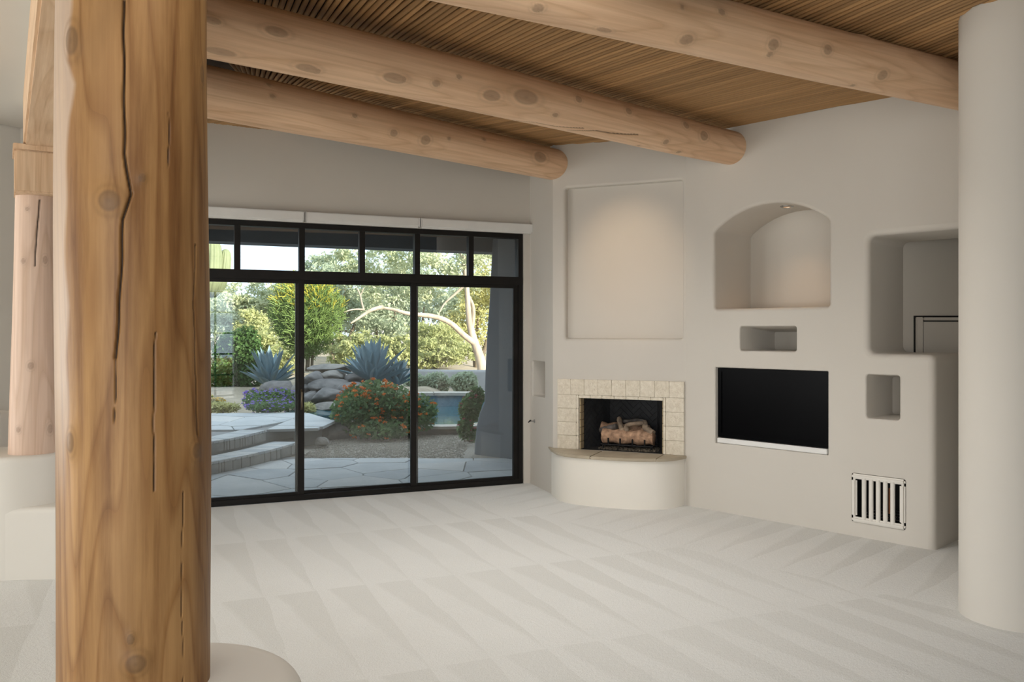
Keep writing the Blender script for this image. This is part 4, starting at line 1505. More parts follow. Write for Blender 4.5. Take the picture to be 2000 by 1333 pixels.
PD = 2.45                                  # depth of the covered patio
roof = MB().prism([rf_pt(-3, 0.2), rf_pt(7.0, 0.2), rf_pt(7.0, PD + 0.35), rf_pt(-3, PD + 0.35)], 2.84, 2.95)
roof.build('patio_roof', M['soffit'], kind='structure', label='dark soffit of the covered patio')
fz0 = 2.60
fas = MB().box(WG.w(2.0, (fz0 + 2.9) / 2, PD), (5.0, 0.17, (2.9 - fz0) / 2), WG.mat3())
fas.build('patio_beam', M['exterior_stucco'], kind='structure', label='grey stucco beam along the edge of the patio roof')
MB().prism([rf_pt(-3, 0.2), rf_pt(7.0, 0.2), rf_pt(7.0, PD + 0.2), rf_pt(-3, PD + 0.2)], 2.95, 4.1).build('roof_parapet', M['exterior_stucco'], kind='structure')
MB().prism([(3.6, 7.2), (12, 7.2), (12, 13.0), (4.2, 13.0)], -0.1, 4.1).build('unseen_shade_wing', M['exterior_stucco'], kind='structure')  # unseen block added to cast shade over the patio and garden
MB().prism([(6.25, -4.2), (12, -4.2), (12, 7.1), (6.25, 7.1)], -0.1, 4.1).build('unseen_shade_wing_south', M['exterior_stucco'], kind='structure')  # unseen block added to keep low sun off the rear window

# buttressed pillar
pw = Wall((-0.52, 10.80), (0.06, 10.28))
prof_px = [(922, 892), (923, 868), (928, 830), (934, 806), (944, 786), (946, 730), (950, 650), (955, 590), (960, 500), (962, 470)]
rings = []
for (x, y) in prof_px:
    z = CAMZ + (HOR - y) / F * 10.8
    u0 = ((x - 922) / F * 10.8) / pw.d.x * 0.75
    dx = u0
    pts = rounded([Vector((dx, 0 + dx * 0.25)), Vector((1.5, 0 + dx * 0.25)), Vector((1.5, 0.75)), Vector((dx, 0.75))], 0.07, 5)
    rings.append([pw.w(p.x, z, p.y) for p in pts])
rings[0] = [Vector((p.x, p.y, -0.1)) for p in rings[0]]
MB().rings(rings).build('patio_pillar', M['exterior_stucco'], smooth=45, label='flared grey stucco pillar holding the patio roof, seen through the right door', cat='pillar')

# ------------------------------------------------------------------ ground
def terrain(x, y):
    def ss(a, b, t):
        t = min(1, max(0, (t - a) / (b - a)))
        return t * t * (3 - 2 * t)
    z = -0.06
    left = 1 - ss(-1.9, -0.9, x)
    z += 0.42 * ss(12.3, 17.5, y) * left
    z += 0.30 * ss(18.6, 24, y) * (1 - left) + 0.1 * ss(20, 30, y)
    z += 0.5 * ss(24, 60, y)
    # keep low below the terrace
    if x < -2.4 and y < 13.2: z = min(z, -0.06)
    pd = math.hypot(x + 1.25, y - 15.05)
    if pd < 2.75: z = min(z, -0.12 + max(0, pd - 2.35) * 0.8)
    return z


bm = bmesh.new()
xs = list(np.linspace(-12, 8, 90)) 
ys = list(np.linspace(6.6, 26, 110))
xs = [-80, -50, -30, -20] + xs + [14, 25, 50, 80]
ys = [-40, -20, -6] + ys + [30, 38, 50, 70, 110]
gv = [[bm.verts.new((x, y, terrain(x, y) - (0.15 if y < 8 else 0))) for x in xs] for y in ys]
POOLC, POOLR = Vector((-1.25, 15.05)), 2.12
for j in range(len(ys) - 1):
    for i in range(len(xs) - 1):
        cx, cy = (xs[i] + xs[i + 1]) / 2, (ys[j] + ys[j + 1]) / 2
        if (Vector((cx, cy)) - POOLC).length < POOLR - 0.15: continue
        if -11 < cx < 9 and -5 < cy < 6.6: pass
        bm.faces.new((gv[j][i], gv[j][i + 1], gv[j + 1][i + 1], gv[j + 1][i]))
me = bpy.data.meshes.new('desert_ground')
bm.to_mesh(me); bm.free()
for p in me.polygons: p.use_smooth = True
link('desert_ground', me, M['desert'], kind='structure', label='tan desert ground of the garden')

# voronoi flagstones
def clip(poly, p, n):
    out = []
    for i in range(len(poly)):
        a, b = poly[i], poly[(i + 1) % len(poly)]
        da, db = (a - p).dot(n), (b - p).dot(n)
        if da <= 0: out.append(a)
        if da * db < 0: out.append(a + (b - a) * (da / (da - db)))
    return out


def flagstones(parent, region, planes, cell, z0, z1, seed, gap=0.012, inset_fn=None):
    rg = random.Random(seed)
    x0, y0, x1, y1 = region
    pts = []
    nx, ny = int((x1 - x0) / cell), int((y1 - y0) / (cell * 0.8))
    for i in range(-1, nx + 2):
        for j in range(-1, ny + 2):
            pts.append(Vector((x0 + (i + 0.5 + rg.uniform(-0.42, 0.42)) * (x1 - x0) / nx, y0 + (j + 0.5 + rg.uniform(-0.42, 0.42)) * (y1 - y0) / ny)))
    for i, c in enumerate(pts):
        poly = [c + Vector((-2, -2)), c + Vector((2, -2)), c + Vector((2, 2)), c + Vector((-2, 2))]
        for j, d in enumerate(pts):
            if i == j or (d - c).length > cell * 4: continue
            dn = (d - c).normalized()
            poly = clip(poly, (c + d) / 2 - dn * gap / 2, dn)
            if len(poly) < 3: break
        if len(poly) < 3: continue
        for (p, n_) in planes:
            poly = clip(poly, p, n_)
            if len(poly) < 3: break
        if len(poly) < 3: continue
        area = 0.5 * abs(sum(poly[k].x * poly[(k + 1) % len(poly)].y - poly[(k + 1) % len(poly)].x * poly[k].y for k in range(len(poly))))
        if area < 0.004: continue
        dz = rg.uniform(-0.003, 0.003)
        m_ = MB()
        n = len(poly)
        cen = sum(poly, Vector((0, 0))) / n
        top = [p + (cen - p).normalized() * 0.006 for p in poly]
        m_.rings([[(p.x, p.y, z0) for p in poly], [(p.x, p.y, z1 + dz - 0.006) for p in poly], [(p.x, p.y, z1 + dz) for p in top]], cap0=False)
        m_.build('flagstone', M[rg.choice(['flagstone', 'flagstone', 'flagstone_b', 'flagstone_c'])], parent)


PATZ = -0.03
patio = MB().prism([rf_pt(-1.2, 0.21), rf_pt(6.5, 0.21), (1.9, 10.6), (-6.5, 10.6), (-6.5, 5.6)], -0.14, PATZ - 0.012)
patio = patio.build('patio', M['mortar'], kind='structure', label='flagstone patio outside the glass doors')
gn = -Vector((GN.x, GN.y))
flagstones(patio, (-4.4, 6.9, 1.4, 10.7), [(WG.o + WG.n * 0.21, -WG.n), (Vector((0, 10.42)), Vector((0.0, 1)).normalized()), (Vector((-2.6, 10.42)), Vector((-0.5, 0.87)))], 0.62, PATZ - 0.04, PATZ, 3)

# gravel bed
gvl = MB().prism([on_z(560, 884, -0.035).to_2d() , on_z(640, 893, -0.035).to_2d(), on_z(740, 897, -0.035).to_2d(), on_z(860, 898, -0.035).to_2d(), on_z(930, 896, -0.035).to_2d(), (0.6, 10.4), (1.2, 13.0), (-0.6, 13.1), (-1.9, 13.3), (-2.6, 12.4), (-2.9, 11.2)][::1], -0.08, -0.033)
gvl.build('gravel_bed', M['gravel'], kind='structure', label='fine tan gravel bed between patio and pool')
gp = []
rgp = np.random.RandomState(5)
cnt = 9000
X = rgp.uniform(-2.7, 0.2, cnt); Y = 10.45 + 2.6 * rgp.uniform(0, 1, cnt)
keep = ~((X > -0.62) & (Y < 11.8))
X, Y = X[keep], Y[keep]
cnt = len(X)
S = rgp.uniform(0.006, 0.016, cnt)
A = rgp.uniform(0, 6.28, cnt)
Q = np.zeros((cnt, 3, 4, 3))
ca, sa = np.cos(A), np.sin(A)
cor = [(-1, -0.7), (1, -0.8), (0.8, 0.9), (-0.9, 0.7)]
low = np.stack([np.stack([X + (cx * ca - cy * sa) * S, Y + (cx * sa + cy * ca) * S, np.full(cnt, -0.034)], -1) for cx, cy in cor], 1)
top = np.stack([np.stack([X + (cx * ca - cy * sa) * S * 0.55, Y + (cx * sa + cy * ca) * S * 0.55, -0.033 + S * 0.7], -1) for cx, cy in cor], 1)
qs = [top]
for k in range(4):
    j = (k + 1) % 4
    qs.append(np.stack([low[:, k], low[:, j], top[:, j], top[:, k]], 1))
gq = np.concatenate(qs, 0)
link('gravel', quads_mesh('gravel', gq), M['gravel'], kind='stuff', label='loose pebbles scattered over the gravel bed', cat='gravel')

# steps and upper terrace
def step_curve(pxs, z):
    return [on_z(x, y, z).to_2d() for x, y in pxs]


s1z, s2z = 0.11, 0.25
c1_ = [(300, 926), (397, 905), (440, 897), (485, 888), (530, 878), (578, 864)]
c2_ = [(300, 881), (397, 865), (440, 858), (480, 850), (516, 840.5)]
e1 = step_curve(c1_, s1z)
e2 = step_curve(c2_, s2z)


def resample(pts, step):
    out = [pts[0]]
    acc = 0
    for a, b in zip(pts[:-1], pts[1:]):
        L = (b - a).length
        n = max(1, int(round(L / step)))
        for k in range(1, n + 1):
            out.append(a.lerp(b, k / n))
    return out


def smooth_pts(p, it=2):
    for _ in range(it):
        q = [p[0]]
        for a, b in zip(p[:-1], p[1:]):
            q += [a.lerp(b, 0.25), a.lerp(b, 0.75)]
        q.append(p[-1])
        p = q
    return p


steps = empty('terrace_steps', (e1[0].x, e1[0].y, 0), kind='structure', label='two curved flagstone steps up to the terrace')
terr_back = [on_z(655, 822, s2z).to_2d(), (on_z(600, 806, s2z)).to_2d(), Vector((-5.2, 13.3)), Vector((-8.5, 12.5)), Vector((-8.5, 8.0))]
t2 = smooth_pts(e2) + [e2[-1] + Vector((0.12, 0.28)), on_z(622, 826, s2z).to_2d(), on_z(640, 819, s2z).to_2d()] + terr_back[1:]
t1 = smooth_pts(e1) + [on_z(545, 850, s1z).to_2d() + Vector((0.1, 0.3)), e2[-1] + Vector((0.0, 0.1)), Vector((-8.5, 11.5)), Vector((-8.5, 7.4))]
MB().prism(t1, -0.1, s1z - 0.03).build('step_core', M['mortar'], steps)
MB().prism(t2, -0.1, s2z - 0.03).build('terrace_core', M['mortar'], steps)
for ee, z in ((smooth_pts(e1), s1z), (smooth_pts(e2), s2z)):
    rs = resample(ee, 0.055)
    rs = [rs[0]] + [p_ for i_, p_ in enumerate(rs[1:-1]) if rnd.random() < 0.36] + [rs[-1]]
    for a, b in zip(rs[:-1], rs[1:]):
        dv = (b - a).normalized()
        nv_ = Vector((dv.y, -dv.x))
        c = (a + b) / 2 + nv_ * 0.012
        Mz = Matrix.Rotation(math.atan2(dv.y, dv.x), 3, 'Z')
        boxo('riser_stone', (c.x, c.y, z - 0.085), ((b - a).length / 2 - 0.004, 0.014, 0.055), M['riser_stone'], steps, M=Mz, bevel=0.004)
    # tread nosing stones
    rs = resample(ee, 0.55)
    for a, b in zip(rs[:-1], rs[1:]):
        dv = (b - a).normalized()
        nv_ = Vector((-dv.y, dv.x))
        pl_ = [a - nv_ * 0.03, b - nv_ * 0.03, b + nv_ * 0.33, a + nv_ * 0.33]
        cen = sum(pl_, Vector((0, 0))) / 4
        pl_ = [p + (cen - p).normalized() * 0.006 for p in pl_]
        MB().prism(pl_, z - 0.03, z).build('tread_stone', M[rnd.choice(['flagstone', 'flagstone_b', 'flagstone_c'])], steps, bevel=0.006)
# terrace field stones
tp = []
hull = [on_z(516, 840.5, s2z).to_2d(), on_z(625, 836, s2z).to_2d(), on_z(655, 822, s2z).to_2d(), on_z(600, 806, s2z).to_2d()]
def halfplane(a, b):
    d = (b - a).normalized()
    return (a, Vector((d.y, -d.x)))
off_ = Vector((-.34, 0.08))
def planes_ccw(poly):
    return [halfplane(poly[i], poly[(i + 1) % len(poly)]) for i in range(len(poly))]
terr = steps
flagstones(terr, (-7.0, 8.6, -3.2, 13.5), planes_ccw([e2[0] + off_, e2[-1] + off_, e2[-1] + Vector((0, 0.09)), hull[3], Vector((-5.2, 13.3)), Vector((-8.5, 12.6)), Vector((-8.5, 8.0))]), 0.72, s2z - 0.04, s2z - 0.001, 8)
flagstones(terr, (-3.5, 10.9, -2.4, 13.5), planes_ccw([e2[-1] + Vector((0.004, 0.09)), hull[1], hull[2], hull[3]]), 0.8, s2z - 0.04, s2z - 0.001, 9)
# rubble under the terrace edge
for k, (px, py, r) in enumerate(((524, 848, 0.085), (538, 849, 0.075), (566, 850, 0.08), (553, 852, 0.06), (610, 846, 0.12), (640, 845, 0.16), (660, 848, 0.13), (585, 848, 0.07))):
    pass


def boulder(c, sx, sy, sz, seed, mat, name='boulder', rot=0.0, **k):
    bm = bmesh.new()
    bmesh.ops.create_icosphere(bm, subdivisions=4, radius=1)
    rg = np.random.RandomState(seed)
    dirs = rg.normal(size=(11, 3)); dirs /= np.linalg.norm(dirs, axis=1)[:, None]
    offs = rg.uniform(0.62, 0.92, 11)
    for v in bm.verts:
        p = np.array(v.co)
        for d, o in zip(dirs, offs):
            h = p @ d
            if h > o: p = p - d * (h - o) * 0.85
        p = p * (1 + 0.03 * math.sin(p[0] * 5 + seed) * math.cos(p[1] * 4) + 0.015 * math.sin(p[2] * 11 + p[0] * 9))
        v.co = Vector((p[0] * sx, p[1] * sy, p[2] * sz))
    me = bpy.data.meshes.new(name)
    bm.to_mesh(me); bm.free()
    for p in me.polygons: p.use_smooth = True
    o = link(name, me, mat, **k)
    o.location = c
    o.rotation_euler = (0, 0, rot)
    return o


for k, (px, py, r, lab) in enumerate(((526, 846, 0.10, 'small grey rubble rock leftmost under the terrace edge'), (541, 849, 0.085, 'second small rubble rock from the left under the terrace edge'),
                                 (566, 848, 0.10, 'pale rubble rock under the terrace edge left of the door stile'), (612, 846, 0.17, 'grey rock under the terrace edge right of the door stile'),
                                 (652, 845, 0.22, 'dark slanted rock beside the orange lantana'), (628, 862, 0.09, 'low rock at the edge of the gravel below the terrace'))):
    p = on_z(px, py + 6, 0.02)
    boulder((p.x, p.y, 0.05), r * 1.2, r, r * 0.75, 40 + k, M['boulder_b' if k % 2 else 'boulder'], label=lab, cat='rock', group='rocks under the terrace edge')

# waterfall boulders
wf_r = [(615, 742, 0.25, .17, 15.6, 'square pale boulder at the left of the stacked waterfall rocks'), (652, 738, 0.30, .15, 15.8, 'rounded boulder in the upper row of the waterfall rocks'),
        (645, 755, 0.42, .15, 15.3, 'long boulder in the middle row of the waterfall rocks'), (688, 762, 0.28, .15, 15.2, 'boulder at the right of the middle row of waterfall rocks'),
        (645, 776, 0.40, .18, 15.0, 'dark boulder low in the waterfall stack, above the water'), (648, 721, 0.52, .10, 16.2, 'broad flat capstone on top of the waterfall rocks'),
        (700, 742, 0.30, .20, 15.9, 'dark boulder below the right agave'), (650, 794, 0.36, .08, 14.6, 'flat stone at the water line below the waterfall rocks'),
        (545, 762, 0.38, .20, 16.4, 'rounded boulder behind the purple flowers'), (587, 772, 0.22, .22, 15.4, 'pale boulder beside the purple flowers'), (720, 768, 0.30, .14, 15.0, 'grey boulder half hidden by the lantana'),
        (606, 760, .2, .16, 15.5, 'small boulder wedged at the left of the waterfall rocks'), (606, 782, .2, .2, 15.1, 'upright boulder beside the water below the waterfall')]
for k, (px, py, s, h, Y, lab) in enumerate(wf_r):
    p = at(px, py, Y)
    boulder(p, s, 0.38, h, 60 + k, M['boulder_b' if k in (1, 5, 7, 9) else 'boulder'], rot=rnd.uniform(-0.3, 0.3), label=lab, cat='boulder', group='boulders of the garden waterfall')
# small water basin below the waterfall
p = at(640, 803, 14.0)
MB().prism([(p.x + 0.75 * math.cos(a), p.y + 0.75 * math.sin(a) + 0.2) for a in np.linspace(0, 6.28, 24, endpoint=False)], p.z - 0.15, p.z - 0.02).build('basin_water', M['water'], label='dark water of the small basin below the waterfall rocks', cat='water')

# ------------------------------------------------------------------ pool
pool = empty('pool', (POOLC.x, POOLC.y, 0), 'round raised stone-edged pool with blue water behind the gravel', 'pool')
WZ = 0.03
NP = 64
ang = [2 * math.pi * i / NP for i in range(NP)]
MB().prism([(POOLC.x + POOLR * math.cos(a), POOLC.y + POOLR * math.sin(a)) for a in ang], WZ - 0.1, WZ).build('water', M['water'], pool)


def arc_wall(name, a0, a1, r0, r1, z0, z1, mat, n=40, parent=pool, bevel=0):
    m_ = MB()
    rings = []
    for k in range(n + 1):
        a = a0 + (a1 - a0) * k / n
        c, s = math.cos(a), math.sin(a)
        rings.append([(POOLC.x + r * c, POOLC.y + r * s, z) for r, z in ((r0, z0), (r1, z0), (r1, z1), (r0, z1))])
    m_.rings(rings)
    return m_.build(name, M[mat], parent, smooth=30)


arc_wall('curb', math.pi, 2 * math.pi, POOLR - 0.02, POOLR + 0.16, -0.15, 0.065, 'curb')
for k in range(10):
    a0_, a1_ = math.pi + math.pi * k / 10 + 0.004, math.pi + math.pi * (k + 1) / 10 - 0.004
    arc_wall('coping_stone', a0_, a1_, POOLR - 0.10, POOLR + 0.20, 0.065, 0.105, 'coping', 5)
arc_wall('tile_wall', 0, math.pi, POOLR - 0.02, POOLR + 0.25, -0.1, 0.25, 'pool_tile')
for k in range(9):
    a0_, a1_ = math.pi * k / 9 + 0.004, math.pi * (k + 1) / 9 - 0.004
    arc_wall('coping_stone', a0_, a1_, POOLR - 0.09, POOLR + 0.32, 0.25, 0.31, 'coping', 5)

# garden wall behind
gw = []
wpts = [(-5.2, 22.5), (-3.6, 21.2), (-2.2, 20.3), (-0.9, 20.0), (0.6, 20.2), (2.2, 20.9), (4, 22)]
wp = smooth_pts([Vector(p) for p in wpts], 2)
rings = []
for i, p in enumerate(wp):
    t = (wp[min(i + 1, len(wp) - 1)] - wp[max(0, i - 1)]).normalized()
    nn = Vector((-t.y, t.x))
    ring = []
    for d, z in ((-0.1, -0.3), (-0.1, 0.58), (-0.075, 0.625), (-0.03, 0.645), (0.03, 0.645), (0.075, 0.625), (0.1, 0.58), (0.1, -0.3)):
        ring.append((p.x + nn.x * d, p.y + nn.y * d, z))
    rings.append(ring)
MB().rings(rings).build('garden_wall', M['garden_wall'], smooth=50, label='low curved stucco garden wall behind the pool', cat='wall')

# ------------------------------------------------------------------ plants
def leaf_quads(rg, P, size, elong=2.2, flat=0.5):
    """rhombus leaves at the points P"""
    n = len(P)
    d = rg.normal(size=(n, 3)); d[:, 2] *= 0.8
    d /= np.linalg.norm(d, axis=1)[:, None]
    e = rg.normal(size=(n, 3)); e[:, 2] *= flat
    e -= d * (e * d).sum(1)[:, None]
    e /= np.linalg.norm(e, axis=1)[:, None] + 1e-9
    s = size * rg.uniform(0.6, 1.3, n)[:, None]
    return np.stack([P - d * s * elong / 2, P + e * s / 2, P + d * s * elong / 2, P - e * s / 2], 1)


def blob_points(rg, c, r, n, shell=0.55):
    d = rg.normal(size=(n, 3)); d /= np.linalg.norm(d, axis=1)[:, None]
    rad = (shell + (1 - shell) * rg.uniform(0, 1, n)) ** 0.7
    rad = np.where(rg.uniform(0, 1, n) < 0.25, rg.uniform(0.1, 0.9, n), rad)
    return np.array(c) + d * rad[:, None] * np.array(r)


def shrub(name, base, blobs, n, size, mat, label, cat, group=None, stems=6, stem_mat='trunk_brown', elong=2.0, seed=1, flowers=None, shell=0.5):
    rg = np.random.RandomState(seed)
    e = empty(name, base, label, cat, group)
    tot = sum(b[1][0] * b[1][1] * b[1][2] for b in blobs) ** 1.0
    P = []
    for c, r in blobs:
        k = max(60, int(n * (r[0] * r[1] * r[2]) / tot))
        P.append(blob_points(rg, c, r, k, shell))
    P = np.concatenate(P)
    link('foliage', quads_mesh('foliage', leaf_quads(rg, P, size, elong)), M[mat], e, kind='stuff')
    sm = MB()
    for k in range(stems):
        c, r = blobs[k % len(blobs)]
        tip = Vector(c) + Vector((rg.uniform(-.5, .5) * r[0], rg.uniform(-.5, .5) * r[1], rg.uniform(0, .6) * r[2]))
        b0 = Vector(base) + Vector((rg.uniform(-.08, .08), rg.uniform(-.08, .08), -0.03))
        midp = b0.lerp(tip, 0.5) + Vector((rg.uniform(-.06, .06), rg.uniform(-.06, .06), 0.04))
        sm.tube([b0, midp, tip], [0.016, 0.011, 0.004], 5)
    sm.build('stems', M[stem_mat], e)
    if flowers:
        fm, fn, fs, top = flowers
        P2 = []
        for c, r in blobs:
            d = rg.normal(size=(fn, 3)); d[:, 1] = -np.abs(d[:, 1]) * 0.9; d[:, 2] = d[:, 2] * 0.8 + top
            d /= np.linalg.norm(d, axis=1)[:, None]
            P2.append(np.array(c) + d * np.array(r) * rg.uniform(0.9, 1.08, fn)[:, None])
        P2 = np.concatenate(P2)
        # every flower head is a little dome of petals
        k = 14
        dd = rg.normal(size=(len(P2), k, 3)); dd[..., 2] = np.abs(dd[..., 2]) * 0.7
        dd /= np.linalg.norm(dd, axis=2)[..., None]
        PP = (P2[:, None, :] + dd * fs * 0.5).reshape(-1, 3)
        link('flower_heads', quads_mesh('flower_heads', leaf_quads(rg, PP, fs * 0.42, 1.3)), M[fm], e, kind='stuff')
    return e


# orange lantana
lb = on_z(745, 858, -0.05)
LY = 12.6
def B(px, py, rx, rz, Y, ry=None):
    c = at(px, py, Y)
    return ((c.x, c.y, c.z), (rx / F * Y, (ry if ry else rx) / F * Y, rz / F * Y))


shrub('lantana_bush', (lb.x, lb.y, -0.04), [B(700, 805, 55, 42, 12.5), B(760, 800, 60, 50, 12.7), B(815, 808, 42, 40, 12.6), B(735, 770, 45, 30, 13.0), B(745, 835, 75, 22, 12.4), B(690, 780, 25, 30, 12.7)],
      9000, 0.045, 'leaf_mid', 'dense lantana bush covered in orange flower heads in front of the pool', 'bush', stems=10, seed=4, elong=1.7, flowers=('petal_orange', 24, 0.055, 0.5))
# purple trailing lantana mound
pb0 = at(530, 802, 14.0)
shrub('purple_flower_mound', (pb0.x, pb0.y, pb0.z), [B(520, 785, 45, 22, 14.1), B(550, 782, 35, 24, 14.3), B(495, 778, 20, 18, 14.5), B(530, 792, 48, 12, 13.7)], 4500, 0.032, 'leaf_mid',
      'low mound of small purple flowers at the back of the terrace', 'flowers', stems=6, seed=6, elong=1.8, flowers=('petal_purple', 60, 0.032, 0.6))
yb0 = at(405, 795, 14.2)
shrub('yellow_flower_mound', (yb0.x, yb0.y, yb0.z), [B(400, 782, 22, 14, 14.2), B(425, 785, 15, 8, 14.3), B(372, 780, 25, 16, 14.3)], 1800, 0.03, 'leaf_olive',
      'small clump of yellow flowers behind the terrace beside the log post', 'flowers', stems=4, seed=8, elong=1.8, flowers=('petal_yellow', 45, 0.035, 0.6))
dgp = at(470, 800, 15.0)
for k, (px, py, w, h, Y, lab) in enumerate(((430, 797, 40, 9, 13.9, 'dry grass tuft left of the purple flowers'), (600, 800, 14, 10, 14.0, 'dry grass tuft right of the purple flowers'))):
    p = at(px, py + h, Y)
    shrub('dry_grass', (p.x, p.y, p.z), [B(px, py, w, h, Y, 20)], 700, 0.03, 'leaf_yellow', lab, 'grass', stems=3, seed=30 + k, elong=5)
# dark green bush behind left agave
p = at(470, 760, 18.5)
shrub('dark_bush', (p.x, p.y, p.z - 0.1), [B(480, 690, 34, 55, 18.5), B(455, 705, 40, 60, 18.8), B(487, 735, 25, 35, 18.3), B(440, 740, 35, 40, 18.4)], 11000, 0.05, 'leaf_dark',
      'dense dark green bush left of the blue agave', 'bush', stems=8, seed=9)
# shrub beside the pillar
p = on_z(920, 866, -0.05)
shrub('pillar_shrub', (p.x, p.y, -0.05), [B(918, 800, 22, 30, 11.7), B(908, 838, 16, 22, 11.6), B(932, 775, 16, 20, 11.8), B(905, 800, 10, 12, 11.7), B(925, 850, 8, 14, 11.6)], 1500, 0.045, 'leaf_mid', 'leafy green shrub growing beside the stucco pillar', 'shrub', stems=6, seed=12,
      flowers=('petal_pink', 5, 0.04, 0.4))
# shrubs in front of the garden wall
for k, (px, py, rx, rz, Y, lab) in enumerate(((850, 750, 32, 22, 18.6, 'low shrub left of centre before the garden wall'), (905, 748, 30, 20, 18.4, 'low shrub before the garden wall near the pillar'),
                                              (808, 752, 20, 20, 18.5, 'low shrub before the garden wall beside the door stile'))):
    p = at(px, py + rz, Y)
    shrub('wall_shrub', (p.x, p.y, p.z), [B(px, py, rx, rz, Y, 22), B(px + 8, py - 8, rx * .6, rz * .7, Y, 18)], 1800, 0.05, 'leaf_sage', lab, 'shrub', 'shrubs before the garden wall', stems=7, seed=14 + k)


# agaves
def agave(base, R, H, n, seed, label):
    rg = random.Random(seed)
    e = empty('agave', base, label, 'agave', 'blue agaves')
    base = Vector(base)
    for i in range(n):
        f = i / n
        az = i * 2.39996 + rg.uniform(-0.15, 0.15)
        el = math.radians(18 + 66 * f + rg.uniform(-6, 6))        # outer leaves lie lower
        L = R * (0.95 + 0.25 * rg.random()) * (1.0 - 0.15 * f) * (H / R if f > 0.5 else 1.0)
        w = R * 0.115 * rg.uniform(0.85, 1.15)
        out = Vector((math.cos(az), math.sin(az), 0))
        tan = Vector((-math.sin(az), math.cos(az), 0))
        rings = []
        m = 8
        for k in range(m + 1):
            t = k / m
            curve = 0.10 * (t ** 2) * L * (1 if f < 0.6 else -0.2)
            c = base + out * (0.05 * R + L * t * math.cos(el) + curve * math.sin(el)) + Vector((0, 0, 0.03 + L * t * math.sin(el) - curve * math.cos(el) * 0.0))
            up = -out * math.sin(el) + Vector((0, 0, 1)) * math.cos(el)
            ww = w * (0.75 + 0.9 * t - 0.3 * t * t) * (1 - t ** 3.2) + 0.002
            th = 0.022 * (1 - t) + 0.003
            rings.append([c - tan * ww + up * ww * 0.45, c - tan * ww * 0.5 + up * 0.10 * ww, c + up * 0.0, c + tan * ww * 0.5 + up * 0.10 * ww, c + tan * ww + up * ww * 0.45,
                          c + tan * ww * 0.5 - up * th, c - up * (th * 1.3), c - tan * ww * 0.5 - up * th])
        MB().rings(rings).build('leaf', M['agave'], e, smooth=60)
    return e


p = at(527, 757, 17.2)
agave((p.x, p.y, p.z), 0.60, 0.86, 34, 3, 'blue-grey agave rosette left, beside the dark bush')
p = at(728, 748, 15.8)
agave((p.x, p.y, p.z - 0.02), 0.68, 0.85, 40, 5, 'large blue-grey agave rosette behind the orange lantana')
p = at(775, 752, 16.2)
agave((p.x, p.y, p.z - 0.02), 0.42, 0.55, 26, 6, 'smaller blue-grey agave at the right of the large one')

# pencil cactus
def pencil(base, spread, H, n, seed, label):
    rg = np.random.RandomState(seed)
    e = empty('pencil_cactus', base, label, 'cactus')
    base = Vector(base)
    green, yel, stem = MB(), MB(), MB()
    stem.tube([base + Vector((0, 0, -0.05)), base + Vector((0.03, 0, H * 0.25)), base + Vector((-0.02, 0, H * 0.5))], [0.05, 0.045, 0.035], 8)
    stem.tube([base + Vector((0.1, 0, -0.05)), base + Vector((0.14, 0.05, H * 0.4))], [0.035, 0.03], 8)
    for i in range(n):
        d = rg.normal(size=3); d /= np.linalg.norm(d)
        d[2] = d[2] * 0.9 + 0.1
        r = (0.45 + 0.55 * rg.uniform()) 
        p = np.array([base.x, base.y, base.z + H * 0.52]) + d * r * np.array([spread * (0.82 + 0.25 * d[2]), spread * 0.7, H * 0.50])
        gd = np.array([d[0] * 0.8, d[1] * 0.8, 0.55 + 0.5 * d[2]]) + rg.normal(size=3) * 0.38
        gd /= np.linalg.norm(gd)
        L = rg.uniform(0.10, 0.22)
        a = Vector(p - gd * L * 0.6)
        high = (p[2] - base.z) / H
        tgt = yel if (high + rg.uniform(-0.2, 0.2) > 0.84 and r > 0.75) else green
        b = Vector(p)
        tgt.tube([a, b], [0.009, 0.008], 3, cap=False)
        for s in range(3):
            g2 = gd + rg.normal(size=3) * 0.42
            g2 /= np.linalg.norm(g2)
            tgt.tube([b, b + Vector(g2) * L * 0.8], [0.0075, 0.005], 3, cap=False)
    green.build('stems', M['pencil_green'], e, kind='stuff')
    yel.build('tips', M['pencil_yellow'], e, kind='stuff', label='yellow stem tips')
    stem.build('trunk', M['trunk_brown'], e, smooth=50)
    return e


p = at(600, 722, 19.0)
pencil((p.x, p.y, p.z), 0.98, 2.08, 3000, 4, 'tall bushy pencil cactus with yellow tips in the middle of the garden')

# saguaro
def ribbed(path, radii, nrib=14, n=84):
    path = [Vector(p) for p in path]
    rings = []
    ref = Vector((1, 0, 0))
    for i, p in enumerate(path):
        t = (path[min(i + 1, len(path) - 1)] - path[max(0, i - 1)]).normalized()
        r_ = (ref - t * ref.dot(t)).normalized()
        b = t.cross(r_)
        ring = []
        for k in range(n):
            a = 2 * math.pi * k / n
            rr = radii[i] * (1 + 0.085 * abs(math.cos(a * nrib / 2)) - 0.04)
            ring.append(p + r_ * math.cos(a) * rr + b * math.sin(a) * rr)
        rings.append(ring)
    return MB().rings(rings)


sg0 = at(418, 770, 16.6)
sag = empty('saguaro', (sg0.x - 0.35, 16.6, sg0.z), 'tall ribbed saguaro cactus with raised arms behind the log post', 'cactus')
def col(x, y0, y1, r, Y, k=12, dome=True):
    pts, rad = [], []
    for i in range(k + 1):
        y = y0 + (y1 - y0) * i / k
        pts.append(at(x, y, Y)); rad.append(r)
    if dome:
        for a in np.linspace(0.25, 1.45, 6):
            pts.append(at(x, y1, Y) + Vector((0, 0, r * 1.1 * math.sin(a)))); rad.append(r * math.cos(a))
    return pts, rad


